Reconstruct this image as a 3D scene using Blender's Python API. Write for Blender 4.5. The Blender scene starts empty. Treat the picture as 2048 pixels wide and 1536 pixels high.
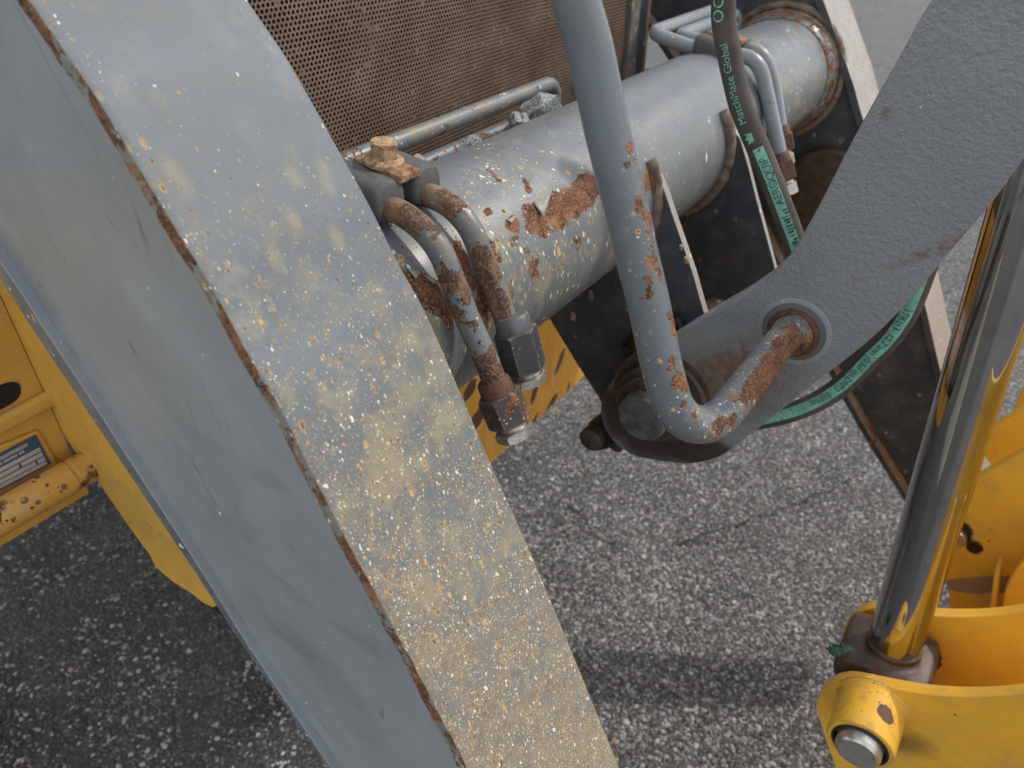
import bpy, bmesh, math, random
import numpy as np
from mathutils import Vector, Matrix, noise as mnoise

random.seed(7)
rng = np.random.default_rng(7)
scene = bpy.context.scene
COL = scene.collection

# ------------------------------------------------------------------ camera, sky, sun, exposure
CAM_H = 1.45
F, CX, CY = 1480.0, 1024.0, 768.0
TH = math.atan(1050 / F)
CT, ST = math.cos(TH), math.sin(TH)
cam_data = bpy.data.cameras.new('camera')
cam = bpy.data.objects.new('camera', cam_data)
COL.objects.link(cam)
cam.location = (0, 0, CAM_H)
cam.rotation_euler = (math.pi / 2 - TH, 0, 0)
cam_data.sensor_width = 36
cam_data.lens = F / 2048 * 36
cam_data.clip_start = 0.02
cam_data.clip_end = 500
cam_data.dof.use_dof = True
cam_data.dof.focus_distance = 0.58
cam_data.dof.aperture_fstop = 8.5
scene.camera = cam

SUN_AZ = math.radians(68)      # clockwise from +Y
SUN_EL = math.radians(47)
world = bpy.data.worlds.new('World')
scene.world = world
world.use_nodes = True
wn = world.node_tree.nodes
wl = world.node_tree.links
bg = wn['Background']
sky = wn.new('ShaderNodeTexSky')
sky.sky_type = 'NISHITA'
sky.sun_disc = False
sky.sun_elevation = SUN_EL
sky.sun_rotation = SUN_AZ
sky.air_density = 1.0
sky.dust_density = 2.0
sky.ozone_density = 1.0
# broken white cloud over the whole sky
wtc = wn.new('ShaderNodeTexCoord')
wno = wn.new('ShaderNodeTexNoise'); wno.inputs['Scale'].default_value = 2.6; wno.inputs['Detail'].default_value = 6
wno.inputs['Roughness'].default_value = .6; wno.inputs['Distortion'].default_value = .4
wmr = wn.new('ShaderNodeMapRange'); wmr.interpolation_type = 'SMOOTHSTEP'
wmr.inputs['From Min'].default_value = .40; wmr.inputs['From Max'].default_value = .62
wmr.inputs['To Max'].default_value = .92
wmx = wn.new('ShaderNodeMix'); wmx.data_type = 'RGBA'
wl.new(wtc.outputs['Generated'], wno.inputs['Vector'])
wl.new(wno.outputs['Fac'], wmr.inputs['Value'])
wl.new(wmr.outputs[0], wmx.inputs[0])
wl.new(sky.outputs[0], wmx.inputs[6])
wmx.inputs[7].default_value = (13.2, 12.9, 12.5, 1)
wl.new(wmx.outputs[2], bg.inputs['Color'])
bg.inputs['Strength'].default_value = 0.15
sd = bpy.data.lights.new('sun', 'SUN')
sd.energy = 2.4
sd.angle = math.radians(3.0)
sd.color = (1.0, 0.95, 0.87)
sun = bpy.data.objects.new('sun', sd)
COL.objects.link(sun)
SDIR = Vector((math.sin(SUN_AZ) * math.cos(SUN_EL), math.cos(SUN_AZ) * math.cos(SUN_EL), math.sin(SUN_EL)))
sun.rotation_euler = SDIR.to_track_quat('Z', 'Y').to_euler()
sun.location = SDIR * 6
scene.view_settings.view_transform = 'Standard'
scene.view_settings.look = 'None'
scene.view_settings.gamma = 1
scene.view_settings.use_curve_mapping = False
scene.view_settings.exposure = -0.16
scene.cycles.max_bounces = 8

# ------------------------------------------------------------------ frame of the machine
# D runs across the machine (to the far side), M towards the bucket, U up
D = np.array([0.56728, 0.823525, 0.0]); D /= np.linalg.norm(D)
M = np.array([D[1], -D[0], 0.0])
U = np.array([0, 0, 1.0])
CAMP = np.array([0, 0, CAM_H])
V3 = lambda a: Vector((float(a[0]), float(a[1]), float(a[2])))

def W(L, m, u):
    return CAMP + L * D + m * M + u * U

def ray(px, py):
    x, y = (px - CX) / F, (CY - py) / F
    return np.array([x, CT + y * ST, y * CT - ST])

def onL(px, py, L):
    r = ray(px, py); return CAMP + r * (L / (r @ D))

def mu(px, py, L):
    r = ray(px, py); p = r * (L / (r @ D)); return (p @ M, p @ U)

def onM(px, py, m):
    r = ray(px, py); return CAMP + r * (m / (r @ M))

def onZ(px, py, z):
    return CAMP + ray(px, py) * z

def lmu(p):
    q = np.asarray(p) - CAMP
    return q @ D, q @ M, q @ U

def proj(P):
    q = P - CAMP
    z = q[..., 1] * CT - q[..., 2] * ST
    y = q[..., 1] * ST + q[..., 2] * CT
    return CX + F * q[..., 0] / z, CY - F * y / z, z

# ------------------------------------------------------------------ object helpers
def tag(o, label=None, cat=None, group=None, kind=None):
    if label: o['label'] = label
    if cat: o['category'] = cat
    if group: o['group'] = group
    if kind: o['kind'] = kind
    return o

def thing(name, loc, label, cat, group=None):
    o = bpy.data.objects.new(name, None)
    COL.objects.link(o)
    o.location = V3(loc)
    o.empty_display_size = 0.05
    return tag(o, label, cat, group)

def origin_of(o):
    p = Vector((0, 0, 0))
    while o is not None:
        p += o.location
        o = o.parent
    return p

def obj(name, me, mat, parent=None, smooth=None, bevel=0, loc=None, segs=2):
    """me: Mesh with world coordinates (or bmesh); becomes one object, origin moved to the parent's base"""
    if isinstance(me, bmesh.types.BMesh):
        bm = me
        me = bpy.data.meshes.new(name)
        bm.to_mesh(me); bm.free()
    if parent is not None:
        base = origin_of(parent)
    elif loc is not None:
        base = V3(loc)
    else:
        base = Vector((0, 0, 0))
    me.transform(Matrix.Translation(-base))
    mats = mat if isinstance(mat, (list, tuple)) else [mat]
    for m_ in mats: me.materials.append(m_)
    if smooth is not None:
        me.polygons.foreach_set('use_smooth', [True] * len(me.polygons))
        if smooth < 180: me.set_sharp_from_angle(angle=math.radians(smooth))
    o = bpy.data.objects.new(name, me)
    COL.objects.link(o)
    if parent is not None:
        o.parent = parent
    else:
        o.location = base
    if bevel:
        b = o.modifiers.new('bevel', 'BEVEL')
        b.width = bevel; b.segments = segs; b.limit_method = 'ANGLE'; b.angle_limit = math.radians(35)
        b.harden_normals = False
    return o

def prism(pts, vec, side_mat=None):
    """closed polygon of world points extruded by vec"""
    bm = bmesh.new()
    a = [bm.verts.new(V3(p)) for p in pts]
    b = [bm.verts.new(V3(np.asarray(p) + vec)) for p in pts]
    n = len(a)
    f1 = bm.faces.new(a); f2 = bm.faces.new(b[::-1])
    for i in range(n):
        f = bm.faces.new((a[i], b[i], b[(i + 1) % n], a[(i + 1) % n]))
        if side_mat: f.material_index = side_mat
    bmesh.ops.recalc_face_normals(bm, faces=bm.faces)
    return bm

def plate_px(px, L, t, side_mat=None):
    return prism([onL(x, y, L) for x, y in px], D * t, side_mat)

def smooth_poly(pts, n=1, closed=True):
    """Chaikin corner cutting"""
    pts = [np.asarray(p, float) for p in pts]
    for _ in range(n):
        q = []
        N = len(pts)
        for i in range(N if closed else N - 1):
            a, b = pts[i], pts[(i + 1) % N]
            q += [a * .75 + b * .25, a * .25 + b * .75]
        if not closed: q = [pts[0]] + q + [pts[-1]]
        pts = q
    return pts

def catmull(pts, step):
    pts = [np.asarray(p, float) for p in pts]
    P = [2 * pts[0] - pts[1]] + pts + [2 * pts[-1] - pts[-2]]
    out = []
    for i in range(1, len(P) - 2):
        p0, p1, p2, p3 = P[i - 1:i + 3]
        n = max(2, int(np.linalg.norm(p2 - p1) / step * 3))
        for t in np.linspace(0, 1, n, endpoint=False):
            out.append(.5 * (2 * p1 + (p2 - p0) * t + (2 * p0 - 5 * p1 + 4 * p2 - p3) * t * t + (3 * p1 - p0 - 3 * p2 + p3) * t ** 3))
    out.append(pts[-1])
    return resample(np.array(out), step)

def resample(P, step):
    s = np.concatenate([[0], np.cumsum(np.linalg.norm(np.diff(P, axis=0), axis=1))])
    n = max(2, int(s[-1] / step) + 1)
    t = np.linspace(0, s[-1], n)
    return np.stack([np.interp(t, s, P[:, k]) for k in range(P.shape[1])], 1)

def fillet(pts, r, step):
    """polyline with rounded corners of radius r"""
    pts = [np.asarray(p, float) for p in pts]
    out = [pts[0]]
    rs = r if isinstance(r, (list, tuple)) else [r] * len(pts)
    for i in range(1, len(pts) - 1):
        a, b, c = pts[i - 1], pts[i], pts[i + 1]
        u, v = (a - b), (c - b)
        lu, lv = np.linalg.norm(u), np.linalg.norm(v)
        u /= lu; v /= lv
        ang = math.acos(max(-1, min(1, u @ v)))
        tl = min(rs[i] / math.tan(ang / 2), lu * .49, lv * .49)
        p, q = b + u * tl, b + v * tl
        for t in np.linspace(0, 1, 14):
            out.append((1 - t) ** 2 * p + 2 * t * (1 - t) * b * 1.0 + t * t * q)
    out.append(pts[-1])
    return resample(np.array(out), step)

def frames(P, ref):
    T = np.gradient(P, axis=0); T /= np.linalg.norm(T, axis=1)[:, None]
    N = np.zeros_like(P)
    n = np.asarray(ref, float)
    for i in range(len(P)):
        n = n - (n @ T[i]) * T[i]
        n /= np.linalg.norm(n)
        N[i] = n
    B = np.cross(T, N)
    return T, N, B

def grid_mesh(G, name='m', close_u=False, attrs=None):
    """G: (a,b,3) grid of points"""
    a, b = G.shape[:2]
    me = bpy.data.meshes.new(name)
    idx = np.arange(a * b).reshape(a, b)
    i0 = idx[:-1, :] if True else idx
    if close_u:
        nxt = np.roll(idx, -1, axis=1)
        q = np.stack([idx[:-1, :], nxt[:-1, :], nxt[1:, :], idx[1:, :]], -1).reshape(-1, 4)
    else:
        q = np.stack([idx[:-1, :-1], idx[:-1, 1:], idx[1:, 1:], idx[1:, :-1]], -1).reshape(-1, 4)
    me.from_pydata(G.reshape(-1, 3).tolist(), [], q.tolist())
    if attrs:
        for k, v in attrs.items():
            at = me.attributes.new(k, 'FLOAT', 'POINT')
            at.data.foreach_set('value', np.ascontiguousarray(v, dtype=np.float32).ravel())
    return me

def sweep(P, r, seg=24, ref=None, cap=True, attrs_fn=None, wob=0):
    P = np.asarray(P)
    if ref is None:
        ref = CAMP - P[0]
    T, N, B = frames(P, ref)
    R = np.broadcast_to(np.asarray(r, float), (len(P),))
    ang = np.linspace(0, 2 * math.pi, seg, endpoint=False)
    G = P[:, None, :] + R[:, None, None] * (np.cos(ang)[None, :, None] * N[:, None, :] + np.sin(ang)[None, :, None] * B[:, None, :])
    NR = (np.cos(ang)[None, :, None] * N[:, None, :] + np.sin(ang)[None, :, None] * B[:, None, :])
    at = attrs_fn(G, NR) if attrs_fn else None
    me = grid_mesh(G, close_u=True, attrs=at)
    if cap:
        bm = bmesh.new(); bm.from_mesh(me); bm.verts.ensure_lookup_table()
        n = len(P)
        bm.faces.new([bm.verts[i] for i in range(seg)][::-1])
        bm.faces.new([bm.verts[(n - 1) * seg + i] for i in range(seg)])
        bmesh.ops.recalc_face_normals(bm, faces=bm.faces)
        bm.to_mesh(me); bm.free()
    return me

def lathe(c, axis, prof, seg=40, ref=None):
    """prof: list of (along axis, radius)"""
    axis = np.asarray(axis, float); axis /= np.linalg.norm(axis)
    c = np.asarray(c, float)
    ref = np.asarray(ref if ref is not None else (U if abs(axis[2]) < .9 else M), float)
    n = ref - (ref @ axis) * axis; n /= np.linalg.norm(n)
    b = np.cross(axis, n)
    bm = bmesh.new()
    rings = []
    for h, r in prof:
        if r < 1e-6:
            rings.append([bm.verts.new(V3(c + axis * h))])
        else:
            rings.append([bm.verts.new(V3(c + axis * h + r * (math.cos(t) * n + math.sin(t) * b))) for t in np.linspace(0, 2 * math.pi, seg, endpoint=False)])
    for A, Bq in zip(rings[:-1], rings[1:]):
        if len(A) == 1 and len(Bq) == 1: continue
        for i in range(seg):
            j = (i + 1) % seg
            if len(A) == 1: bm.faces.new((A[0], Bq[i], Bq[j]))
            elif len(Bq) == 1: bm.faces.new((A[i], A[j], Bq[0]))
            else: bm.faces.new((A[i], A[j], Bq[j], Bq[i]))
    if len(rings[0]) > 1: bm.faces.new(rings[0])
    if len(rings[-1]) > 1: bm.faces.new(rings[-1])
    bmesh.ops.recalc_face_normals(bm, faces=bm.faces)
    return bm

def hexbar(c, axis, h, af, ref, rot=0, chamfer=.12):
    """hex nut body with turned chamfers at both ends"""
    R = af / math.sqrt(3)
    axis = np.asarray(axis, float); axis /= np.linalg.norm(axis)
    n = np.asarray(ref, float); n = n - (n @ axis) * axis; n /= np.linalg.norm(n)
    b = np.cross(axis, n)
    bm = bmesh.new()
    rings = []
    k = 6
    def rr(t):            # radius of the hexagon at angle t
        q = (t - rot) % (math.pi / 3) - math.pi / 6
        return af / 2 / math.cos(q)
    ts = [rot + i * math.pi / 3 / k for i in range(6 * k)]
    for hh, lim in ((0, af / 2 * .97), (None, None), (None, 1), (h, af / 2 * .97)):
        ring = []
        for t in ts:
            r = rr(t)
            over = max(0, r - af / 2 * .97) * .6
            if hh == 0: z, q = 0, af / 2 * .97
            elif hh == h: z, q = h, af / 2 * .97
            elif lim is None: z, q = over, r
            else: z, q = h - over, r
            ring.append(bm.verts.new(V3(np.asarray(c) + axis * z + q * (math.cos(t) * n + math.sin(t) * b))))
        rings.append(ring)
    N = len(ts)
    for A, Bq in zip(rings[:-1], rings[1:]):
        for i in range(N):
            j = (i + 1) % N
            bm.faces.new((A[i], A[j], Bq[j], Bq[i]))
    bm.faces.new(rings[0]); bm.faces.new(rings[-1])
    bmesh.ops.recalc_face_normals(bm, faces=bm.faces)
    return bm

def band(curve, L0, L1, t, outward=False, nL=None, attrs_fn=None):
    """solid strip following the (m,u) curve, spanning L0..L1, thickness t on the inner side"""
    C = np.asarray(curve, float)
    tg = np.gradient(C, axis=0); tg /= np.linalg.norm(tg, axis=1)[:, None]
    nrm = np.stack([-tg[:, 1], tg[:, 0]], 1)
    if nrm[len(nrm) // 2] @ np.array([.85, .53]) < 0: nrm = -nrm
    tt = np.broadcast_to(np.asarray(t, float), (len(C),))
    I = C - nrm * tt[:, None]
    bm = bmesh.new()
    def vs(c, L): return [bm.verts.new(V3(W(L, a, b))) for a, b in c]
    o0, o1, i0, i1 = vs(C, L0), vs(C, L1), vs(I, L0), vs(I, L1)
    n = len(C)
    for i in range(n - 1):
        f = bm.faces.new((o0[i], o0[i + 1], o1[i + 1], o1[i])); f.material_index = 0
        f = bm.faces.new((i0[i], i1[i], i1[i + 1], i0[i + 1])); f.material_index = 0
        f = bm.faces.new((o0[i], i0[i], i0[i + 1], o0[i + 1])); f.material_index = 1
        f = bm.faces.new((o1[i], o1[i + 1], i1[i + 1], i1[i])); f.material_index = 1
    for e in (0, n - 1):
        bm.faces.new((o0[e], o1[e], i1[e], i0[e]))
    bmesh.ops.recalc_face_normals(bm, faces=bm.faces)
    return bm

def box(c, ax, ay, az, sx, sy, sz):
    c = np.asarray(c, float)
    ax, ay, az = [np.asarray(a, float) / np.linalg.norm(a) for a in (ax, ay, az)]
    pts = [c + sx / 2 * i * ax + sy / 2 * j * ay - sz / 2 * az for i, j in ((-1, -1), (1, -1), (1, 1), (-1, 1))]
    return prism(pts, az * sz)

def sdf(px, py, poly):
    poly = np.asarray(poly, float)
    x, y = px, py
    d2 = np.full(x.shape, 1e18)
    inside = np.zeros(x.shape, bool)
    n = len(poly)
    for i in range(n):
        a, b = poly[i], poly[(i + 1) % n]
        e = b - a
        t = np.clip(((x - a[0]) * e[0] + (y - a[1]) * e[1]) / (e @ e), 0, 1)
        d2 = np.minimum(d2, (x - a[0] - t * e[0]) ** 2 + (y - a[1] - t * e[1]) ** 2)
        c = (a[1] > y) != (b[1] > y)
        with np.errstate(divide='ignore', invalid='ignore'):
            xi = a[0] + (y - a[1]) * e[0] / (e[1] if e[1] else 1e-9)
        inside ^= c & (x < xi)
    d = np.sqrt(d2)
    return np.where(inside, -d, d)

def patches(G, NR, polys, default=.2):
    """distance in metres to the nearest traced wear patch, on the faces that carry it"""
    x, y, z = proj(G)
    out = np.full(x.shape, default)
    for p in polys:
        out = np.minimum(out, sdf(x, y, p) * z / F)
    if NR is not None:
        facing = ((CAMP - G) * NR).sum(-1) > -0.02
        out = np.where(facing, out, default)
    return out

# ------------------------------------------------------------------ material helpers
class G_:
    def __init__(self, name):
        self.mat = bpy.data.materials.new(name)
        self.mat.use_nodes = True
        self.nt = self.mat.node_tree
        self.bsdf = self.nt.nodes['Principled BSDF']
        self.co = None
    def n(self, typ, **props):
        nd = self.nt.nodes.new(typ)
        for k, v in props.items(): setattr(nd, k, v)
        return nd
    def set(self, sock, v):
        if hasattr(v, 'is_output'): self.nt.links.new(v, sock)
        elif isinstance(v, (tuple, list)):
            v = tuple(v)
            if sock.type == 'RGBA' and len(v) == 3: v = v + (1,)
            sock.default_value = v
        else: sock.default_value = v
    def obj(self):
        if self.co is None:
            self.co = self.n('ShaderNodeTexCoord').outputs['Object']
        return self.co
    def math(self, op, a, b=0.0, c=None, clamp=False):
        nd = self.n('ShaderNodeMath', operation=op, use_clamp=clamp)
        self.set(nd.inputs[0], a); self.set(nd.inputs[1], b)
        if c is not None: self.set(nd.inputs[2], c)
        return nd.outputs[0]
    def vmath(self, op, a, b=None, s=None):
        nd = self.n('ShaderNodeVectorMath', operation=op)
        self.set(nd.inputs[0], a)
        if b is not None: self.set(nd.inputs[1], b)
        if s is not None: self.set(nd.inputs['Scale'], s)
        return nd.outputs['Value'] if op in ('DOT_PRODUCT', 'LENGTH', 'DISTANCE') else nd.outputs[0]
    def noise(self, scale, detail=4, rough=.55, vec=None, dist=0, color=False):
        nd = self.n('ShaderNodeTexNoise')
        self.set(nd.inputs['Vector'], vec if vec is not None else self.obj())
        self.set(nd.inputs['Scale'], scale); nd.inputs['Detail'].default_value = detail
        nd.inputs['Roughness'].default_value = rough; nd.inputs['Distortion'].default_value = dist
        return nd.outputs['Color' if color else 'Fac']
    def vor(self, scale, vec=None, feature='F1', rnd=1):
        nd = self.n('ShaderNodeTexVoronoi', feature=feature)
        self.set(nd.inputs['Vector'], vec if vec is not None else self.obj())
        self.set(nd.inputs['Scale'], scale); nd.inputs['Randomness'].default_value = rnd
        return nd
    def step(self, x, lo, hi, a=0.0, b=1.0, kind='SMOOTHSTEP'):
        nd = self.n('ShaderNodeMapRange', interpolation_type=kind)
        for k, v in zip(('Value', 'From Min', 'From Max', 'To Min', 'To Max'), (x, lo, hi, a, b)):
            self.set(nd.inputs[k], v)
        return nd.outputs[0]
    def mix(self, f, a, b, blend='MIX'):
        nd = self.n('ShaderNodeMix', data_type='RGBA', blend_type=blend)
        self.set(nd.inputs[0], f); self.set(nd.inputs[6], a); self.set(nd.inputs[7], b)
        return nd.outputs[2]
    def mixf(self, f, a, b):
        nd = self.n('ShaderNodeMix', data_type='FLOAT')
        self.set(nd.inputs[0], f); self.set(nd.inputs[2], a); self.set(nd.inputs[3], b)
        return nd.outputs[0]
    def sep(self, c):
        nd = self.n('ShaderNodeSeparateColor'); self.set(nd.inputs[0], c); return nd.outputs
    def attr(self, name):
        return self.n('ShaderNodeAttribute', attribute_name=name).outputs['Fac']
    def bump(self, h, strength=.3, dist=.001, normal=None):
        nd = self.n('ShaderNodeBump')
        self.set(nd.inputs['Height'], h); nd.inputs['Strength'].default_value = strength
        nd.inputs['Distance'].default_value = dist
        if normal is not None: self.set(nd.inputs['Normal'], normal)
        return nd.outputs[0]
    def stretch(self, axis, k, vec=None):
        """coordinates compressed by k along a world axis, so marks get longer that way"""
        v = vec if vec is not None else self.obj()
        dp = self.vmath('DOT_PRODUCT', v, tuple(float(q) for q in axis))
        off = self.vmath('SCALE', tuple(float(q) for q in axis), s=self.math('MULTIPLY', dp, k - 1))
        return self.vmath('ADD', v, off)
    def out(self, **kw):
        for k, v in kw.items():
            self.set(self.bsdf.inputs[k.replace('_', ' ')], v)
        return self.mat

def rust_color(g, dark=(.05, .024, .015), mid=(.165, .068, .034), light=(.35, .175, .085)):
    a = g.noise(70, 5, .65); b = g.noise(480, 4, .7); d_ = g.vor(330).outputs['Distance']
    c = g.mix(g.step(a, .36, .62), dark, mid)
    c = g.mix(g.step(g.noise(40, 4, .6), .50, .66, 0, .7), c, tuple(q * 1.1 for q in light))
    c = g.mix(g.step(b, .47, .66), c, light)
    return g.mix(g.step(d_, .0, .28, .75, 0), c, dark)

def worn(name, base, base2=None, rough=.42, rust_attr=False, wear=.0, wear_attr=False, chip=130, stain=0, stain_col=(.36, .35, .25),
         grain=.12, axis=None, k=.45, big=0, dust=0, spec=.5, cast=0, fine=1, scratches=0, chip_pal=None, blobs=(), rust_gain=1.0, rust_pal=None, drips=0, haze=0, over=0, edge=0, near_gain=.22, halo=.7):
    """painted steel with stains, chips with halos, rust patches and a paint edge that stands proud"""
    g = G_(name)
    base2 = base2 or tuple(c * .85 for c in base)
    co = g.obj()
    warp = g.vmath('SCALE', g.vmath('SUBTRACT', g.noise(220, 2, .5, color=True), (.5, .5, .5)), s=.0028)
    cw = g.vmath('ADD', co, warp)
    if axis is not None: cw = g.stretch(axis, k, cw)
    big_n = g.noise(9, 4, .6)
    mid_n = g.noise(34, 5, .62)
    col = g.mix(g.step(big_n, .32, .68), base, base2)
    col = g.mix(g.math('MULTIPLY', g.step(g.noise(900, 2, .6), .35, .7), grain), col, tuple(c * .55 for c in base))
    w = g.attr('wear') if wear_attr else wear
    # stains: soft warm clouds
    if stain:
        s = g.step(g.math('ADD', g.math('MULTIPLY', mid_n, .6), g.math('MULTIPLY', big_n, .4)), .47, .66)
        sm = g.math('MULTIPLY', s, stain)
        if wear_attr: sm = g.math('MULTIPLY', sm, g.step(w, 0.0, .35, .25, 1.25, 'LINEAR'), clamp=True)
        col = g.mix(sm, col, stain_col)
    if scratches:
        down = (M * .5 - U * .85) / .986
        pale = g.step(g.noise(11, 5, .65, vec=g.stretch((M * .75 - U * .66), .22, co)), .50, .78)
        col = g.mix(g.math('MULTIPLY', pale, .30 * scratches), col, tuple(min(1, c * 1.35) for c in base))
        smu = g.step(g.noise(9, 4, .55, vec=g.stretch((M * .95 - U * .3), .5, co), dist=.8), .53, .68)
        col = g.mix(g.math('MULTIPLY', smu, .55 * scratches), col, tuple(c * .60 for c in base))
        for k_, (sc_, ax_, st_, wd) in enumerate(((16, down, .07, .0034), (20, (M * .1 - U * .99), .09, .0036), (14, (M * .75 - U * .66), .06, .0030), (24, (M * .62 - U * .78), .05, .004))):
            off = g.vmath('ADD', co, (k_ * 1.37, k_ * 2.11, k_ * .73))
            sx = g.noise(sc_, 1, .35, vec=g.stretch(ax_, st_, off))
            sc = g.step(g.math('ABSOLUTE', g.math('SUBTRACT', sx, .5)), 0, wd, 1, 0)
            sc = g.math('MULTIPLY', sc, g.step(g.noise(10, 2, .5, vec=off), .50, .62))
            col = g.mix(g.math('MULTIPLY', sc, .62 * scratches), col, tuple(c * .42 for c in base))
        fl = g.step(g.noise(60, 3, .6, vec=g.stretch((M * .6 - U * .8), .16, co)), .66, .72)
        col = g.mix(g.math('MULTIPLY', fl, .45 * scratches), col, tuple(c * .5 for c in base))
    if haze:
        # rust bleeding under the paint: soft pale clouds round clustered spots
        hz = g.step(g.noise(24, 4, .6), .55, .70)
        hz = g.math('MULTIPLY', hz, g.step(w, .02, .12, 0, .55), clamp=True)
        col = g.mix(hz, col, (.30, .295, .23))
        hv = g.vor(75, cw); hr = g.sep(hv.outputs['Color'])[0]
        hh = g.math('MULTIPLY', g.step(hr, .80, .82), g.step(hv.outputs['Distance'], .05, .55, .6, 0))
        hh = g.math('MULTIPLY', hh, g.step(w, .0, .08, .25, 1), clamp=True)
        col = g.mix(hh, col, (.34, .30, .19))
        low = g.step(w, .35, .95, 0, .62, 'LINEAR')
        wash = g.math('MULTIPLY', low, g.step(g.noise(45, 6, .7), .30, .62))
        col = g.mix(wash, col, (.235, .195, .138))
        rusty_ = g.math('MULTIPLY', low, g.step(g.noise(150, 5, .7), .54, .66))
        col = g.mix(rusty_, col, (.24, .125, .065))
    if drips:
        dn = g.noise(60, 4, .6, vec=g.stretch(U, .13, co))
        dm_ = g.math('MULTIPLY', g.step(dn, .50, .70), drips)
        if wear_attr: dm_ = g.math('MULTIPLY', dm_, g.step(w, .03, .3, .05, 1.3, 'LINEAR'), clamp=True)
        col = g.mix(dm_, col, tuple(c * q for c, q in zip(stain_col, (.82, .78, .72))))
        dn2 = g.noise(85, 4, .6, vec=g.stretch(U, .1, g.vmath('ADD', co, (3.1, 1.7, .4))))
        col = g.mix(g.math('MULTIPLY', g.step(dn2, .56, .72), drips * .6), col, tuple(min(1, c * 1.35) for c in base))
    rgh = g.step(mid_n, .3, .7, rough - .06, rough + .08)
    height = g.math('MULTIPLY', g.noise(700, 3, .6), .12)
    if cast:
        h2 = g.math('ADD', g.math('MULTIPLY', g.noise(210, 3, .55), .7), g.math('MULTIPLY', g.noise(430, 2, .5), .4))
        height = g.math('ADD', height, g.math('MULTIPLY', h2, cast))
    if dust:
        col = g.mix(g.math('MULTIPLY', g.step(g.noise(23, 6, .7), .42, .72), dust), col, (.34, .24, .14) if base[2] < .2 and base[0] > .5 else (.30, .25, .19))
    pal = chip_pal or ((.74, .70, .60), (.55, .36, .17), (.19, .075, .032))
    wear_any = wear_attr or (wear > 0)
    if wear_any:
        layers = [(chip, .44, 1.0), (chip * 2.0, .47, 1.0)] if fine else [(chip, .42, 1.0)]
        if over: layers.append((over, .34, .30))
        clump = g.step(g.noise(chip * .16, 3, .6), .34, .66, .25, 1.75, 'LINEAR')
        wc = g.math('MULTIPLY', w, clump)
        if rust_attr:
            near = g.step(g.attr('rust'), .0, .022, near_gain, 0)
            wc = g.math('ADD', wc, near)
        for sc_, rmax, dm in layers:
            v = g.vor(sc_, cw)
            r, gg, bb = g.sep(v.outputs['Color'])[:3]
            dens = g.math('MULTIPLY', wc, dm)
            k0 = g.math('SUBTRACT', 1.0, dens)
            f = g.math('DIVIDE', g.math('SUBTRACT', r, k0), g.math('MAXIMUM', dens, .02), clamp=True)
            f = g.math('POWER', f, 1.7)
            size = g.math('ADD', .10, g.math('MULTIPLY', f, rmax))
            size = g.math('ADD', size, g.math('MULTIPLY', g.math('SUBTRACT', g.noise(sc_ * 3.3, 2, .6), .5), .16))
            on = g.math('GREATER_THAN', r, k0)
            dist = v.outputs['Distance']
            m_ = g.math('MULTIPLY', on, g.step(dist, g.math('SUBTRACT', size, .07), size, 1, 0))
            rusty = g.step(gg, .30, .32)
            halo = g.math('MULTIPLY', g.math('MULTIPLY', on, rusty), g.step(dist, size, g.math('ADD', size, .45), .6, 0))
            col = g.mix(halo, col, stain_col)
            core = g.step(g.math('DIVIDE', dist, size), .45, .85)
            cr_ = g.mix(g.step(g.math('ADD', g.math('MULTIPLY', bb, .75), g.math('MULTIPLY', core, -.35)), .18, .34), pal[1], pal[2])
            cc = g.mix(rusty, pal[0], cr_)
            col = g.mix(m_, col, cc)
            rgh = g.mixf(m_, rgh, .8)
            height = g.math('SUBTRACT', height, g.math('MULTIPLY', m_, .9))
    if edge:
        bv = g.n('ShaderNodeBevel', samples=4); bv.inputs['Radius'].default_value = .0035
        ge = g.n('ShaderNodeNewGeometry')
        dt = g.vmath('DOT_PRODUCT', bv.outputs[0], ge.outputs['Normal'])
        ew = g.step(g.math('ADD', g.math('SUBTRACT', 1.0, dt), g.math('MULTIPLY', g.math('SUBTRACT', g.noise(140, 5, .7), .5), .34)), .10, .16)
        ew = g.math('MULTIPLY', g.math('MULTIPLY', ew, edge), g.step(dt, .999, .98))
        col = g.mix(ew, col, g.mix(g.step(g.noise(300, 3), .4, .6), (.16, .085, .05), (.40, .34, .27)))
        rgh = g.mixf(ew, rgh, .7)
    mask = None
    if rust_attr:
        a = g.attr('rust')
        nz = g.math('ADD', g.math('MULTIPLY', g.math('SUBTRACT', g.noise(75, 4, .6), .5), .020 * rust_gain), g.math('MULTIPLY', g.math('SUBTRACT', g.noise(380, 3, .6), .5), .006))
        dd = g.math('ADD', a, nz)
        mask = g.step(dd, -.0006, .0004, 1, 0)
        hal = g.step(dd, .0, .016, halo, 0)
        col = g.mix(hal, col, stain_col)
    for (c0, rx, ry, ang, kind_) in blobs:
        # an irregular mark with its own outline on the plate
        rel = g.vmath('SUBTRACT', co, tuple(float(q) for q in c0))
        a1 = M * math.cos(ang) + U * math.sin(ang); a2 = -M * math.sin(ang) + U * math.cos(ang)
        xx = g.math('DIVIDE', g.vmath('DOT_PRODUCT', rel, tuple(map(float, a1))), rx)
        yy = g.math('DIVIDE', g.vmath('DOT_PRODUCT', rel, tuple(map(float, a2))), ry)
        sq = g.math('ADD', g.math('MULTIPLY', xx, xx), g.math('MULTIPLY', yy, yy))
        if kind_ == 'chip':
            zz = g.math('DIVIDE', g.vmath('DOT_PRODUCT', rel, tuple(map(float, D))), ry * .8)
            sq = g.math('ADD', sq, g.math('MULTIPLY', zz, zz))
        e = g.math('SQRT', sq)
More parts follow.
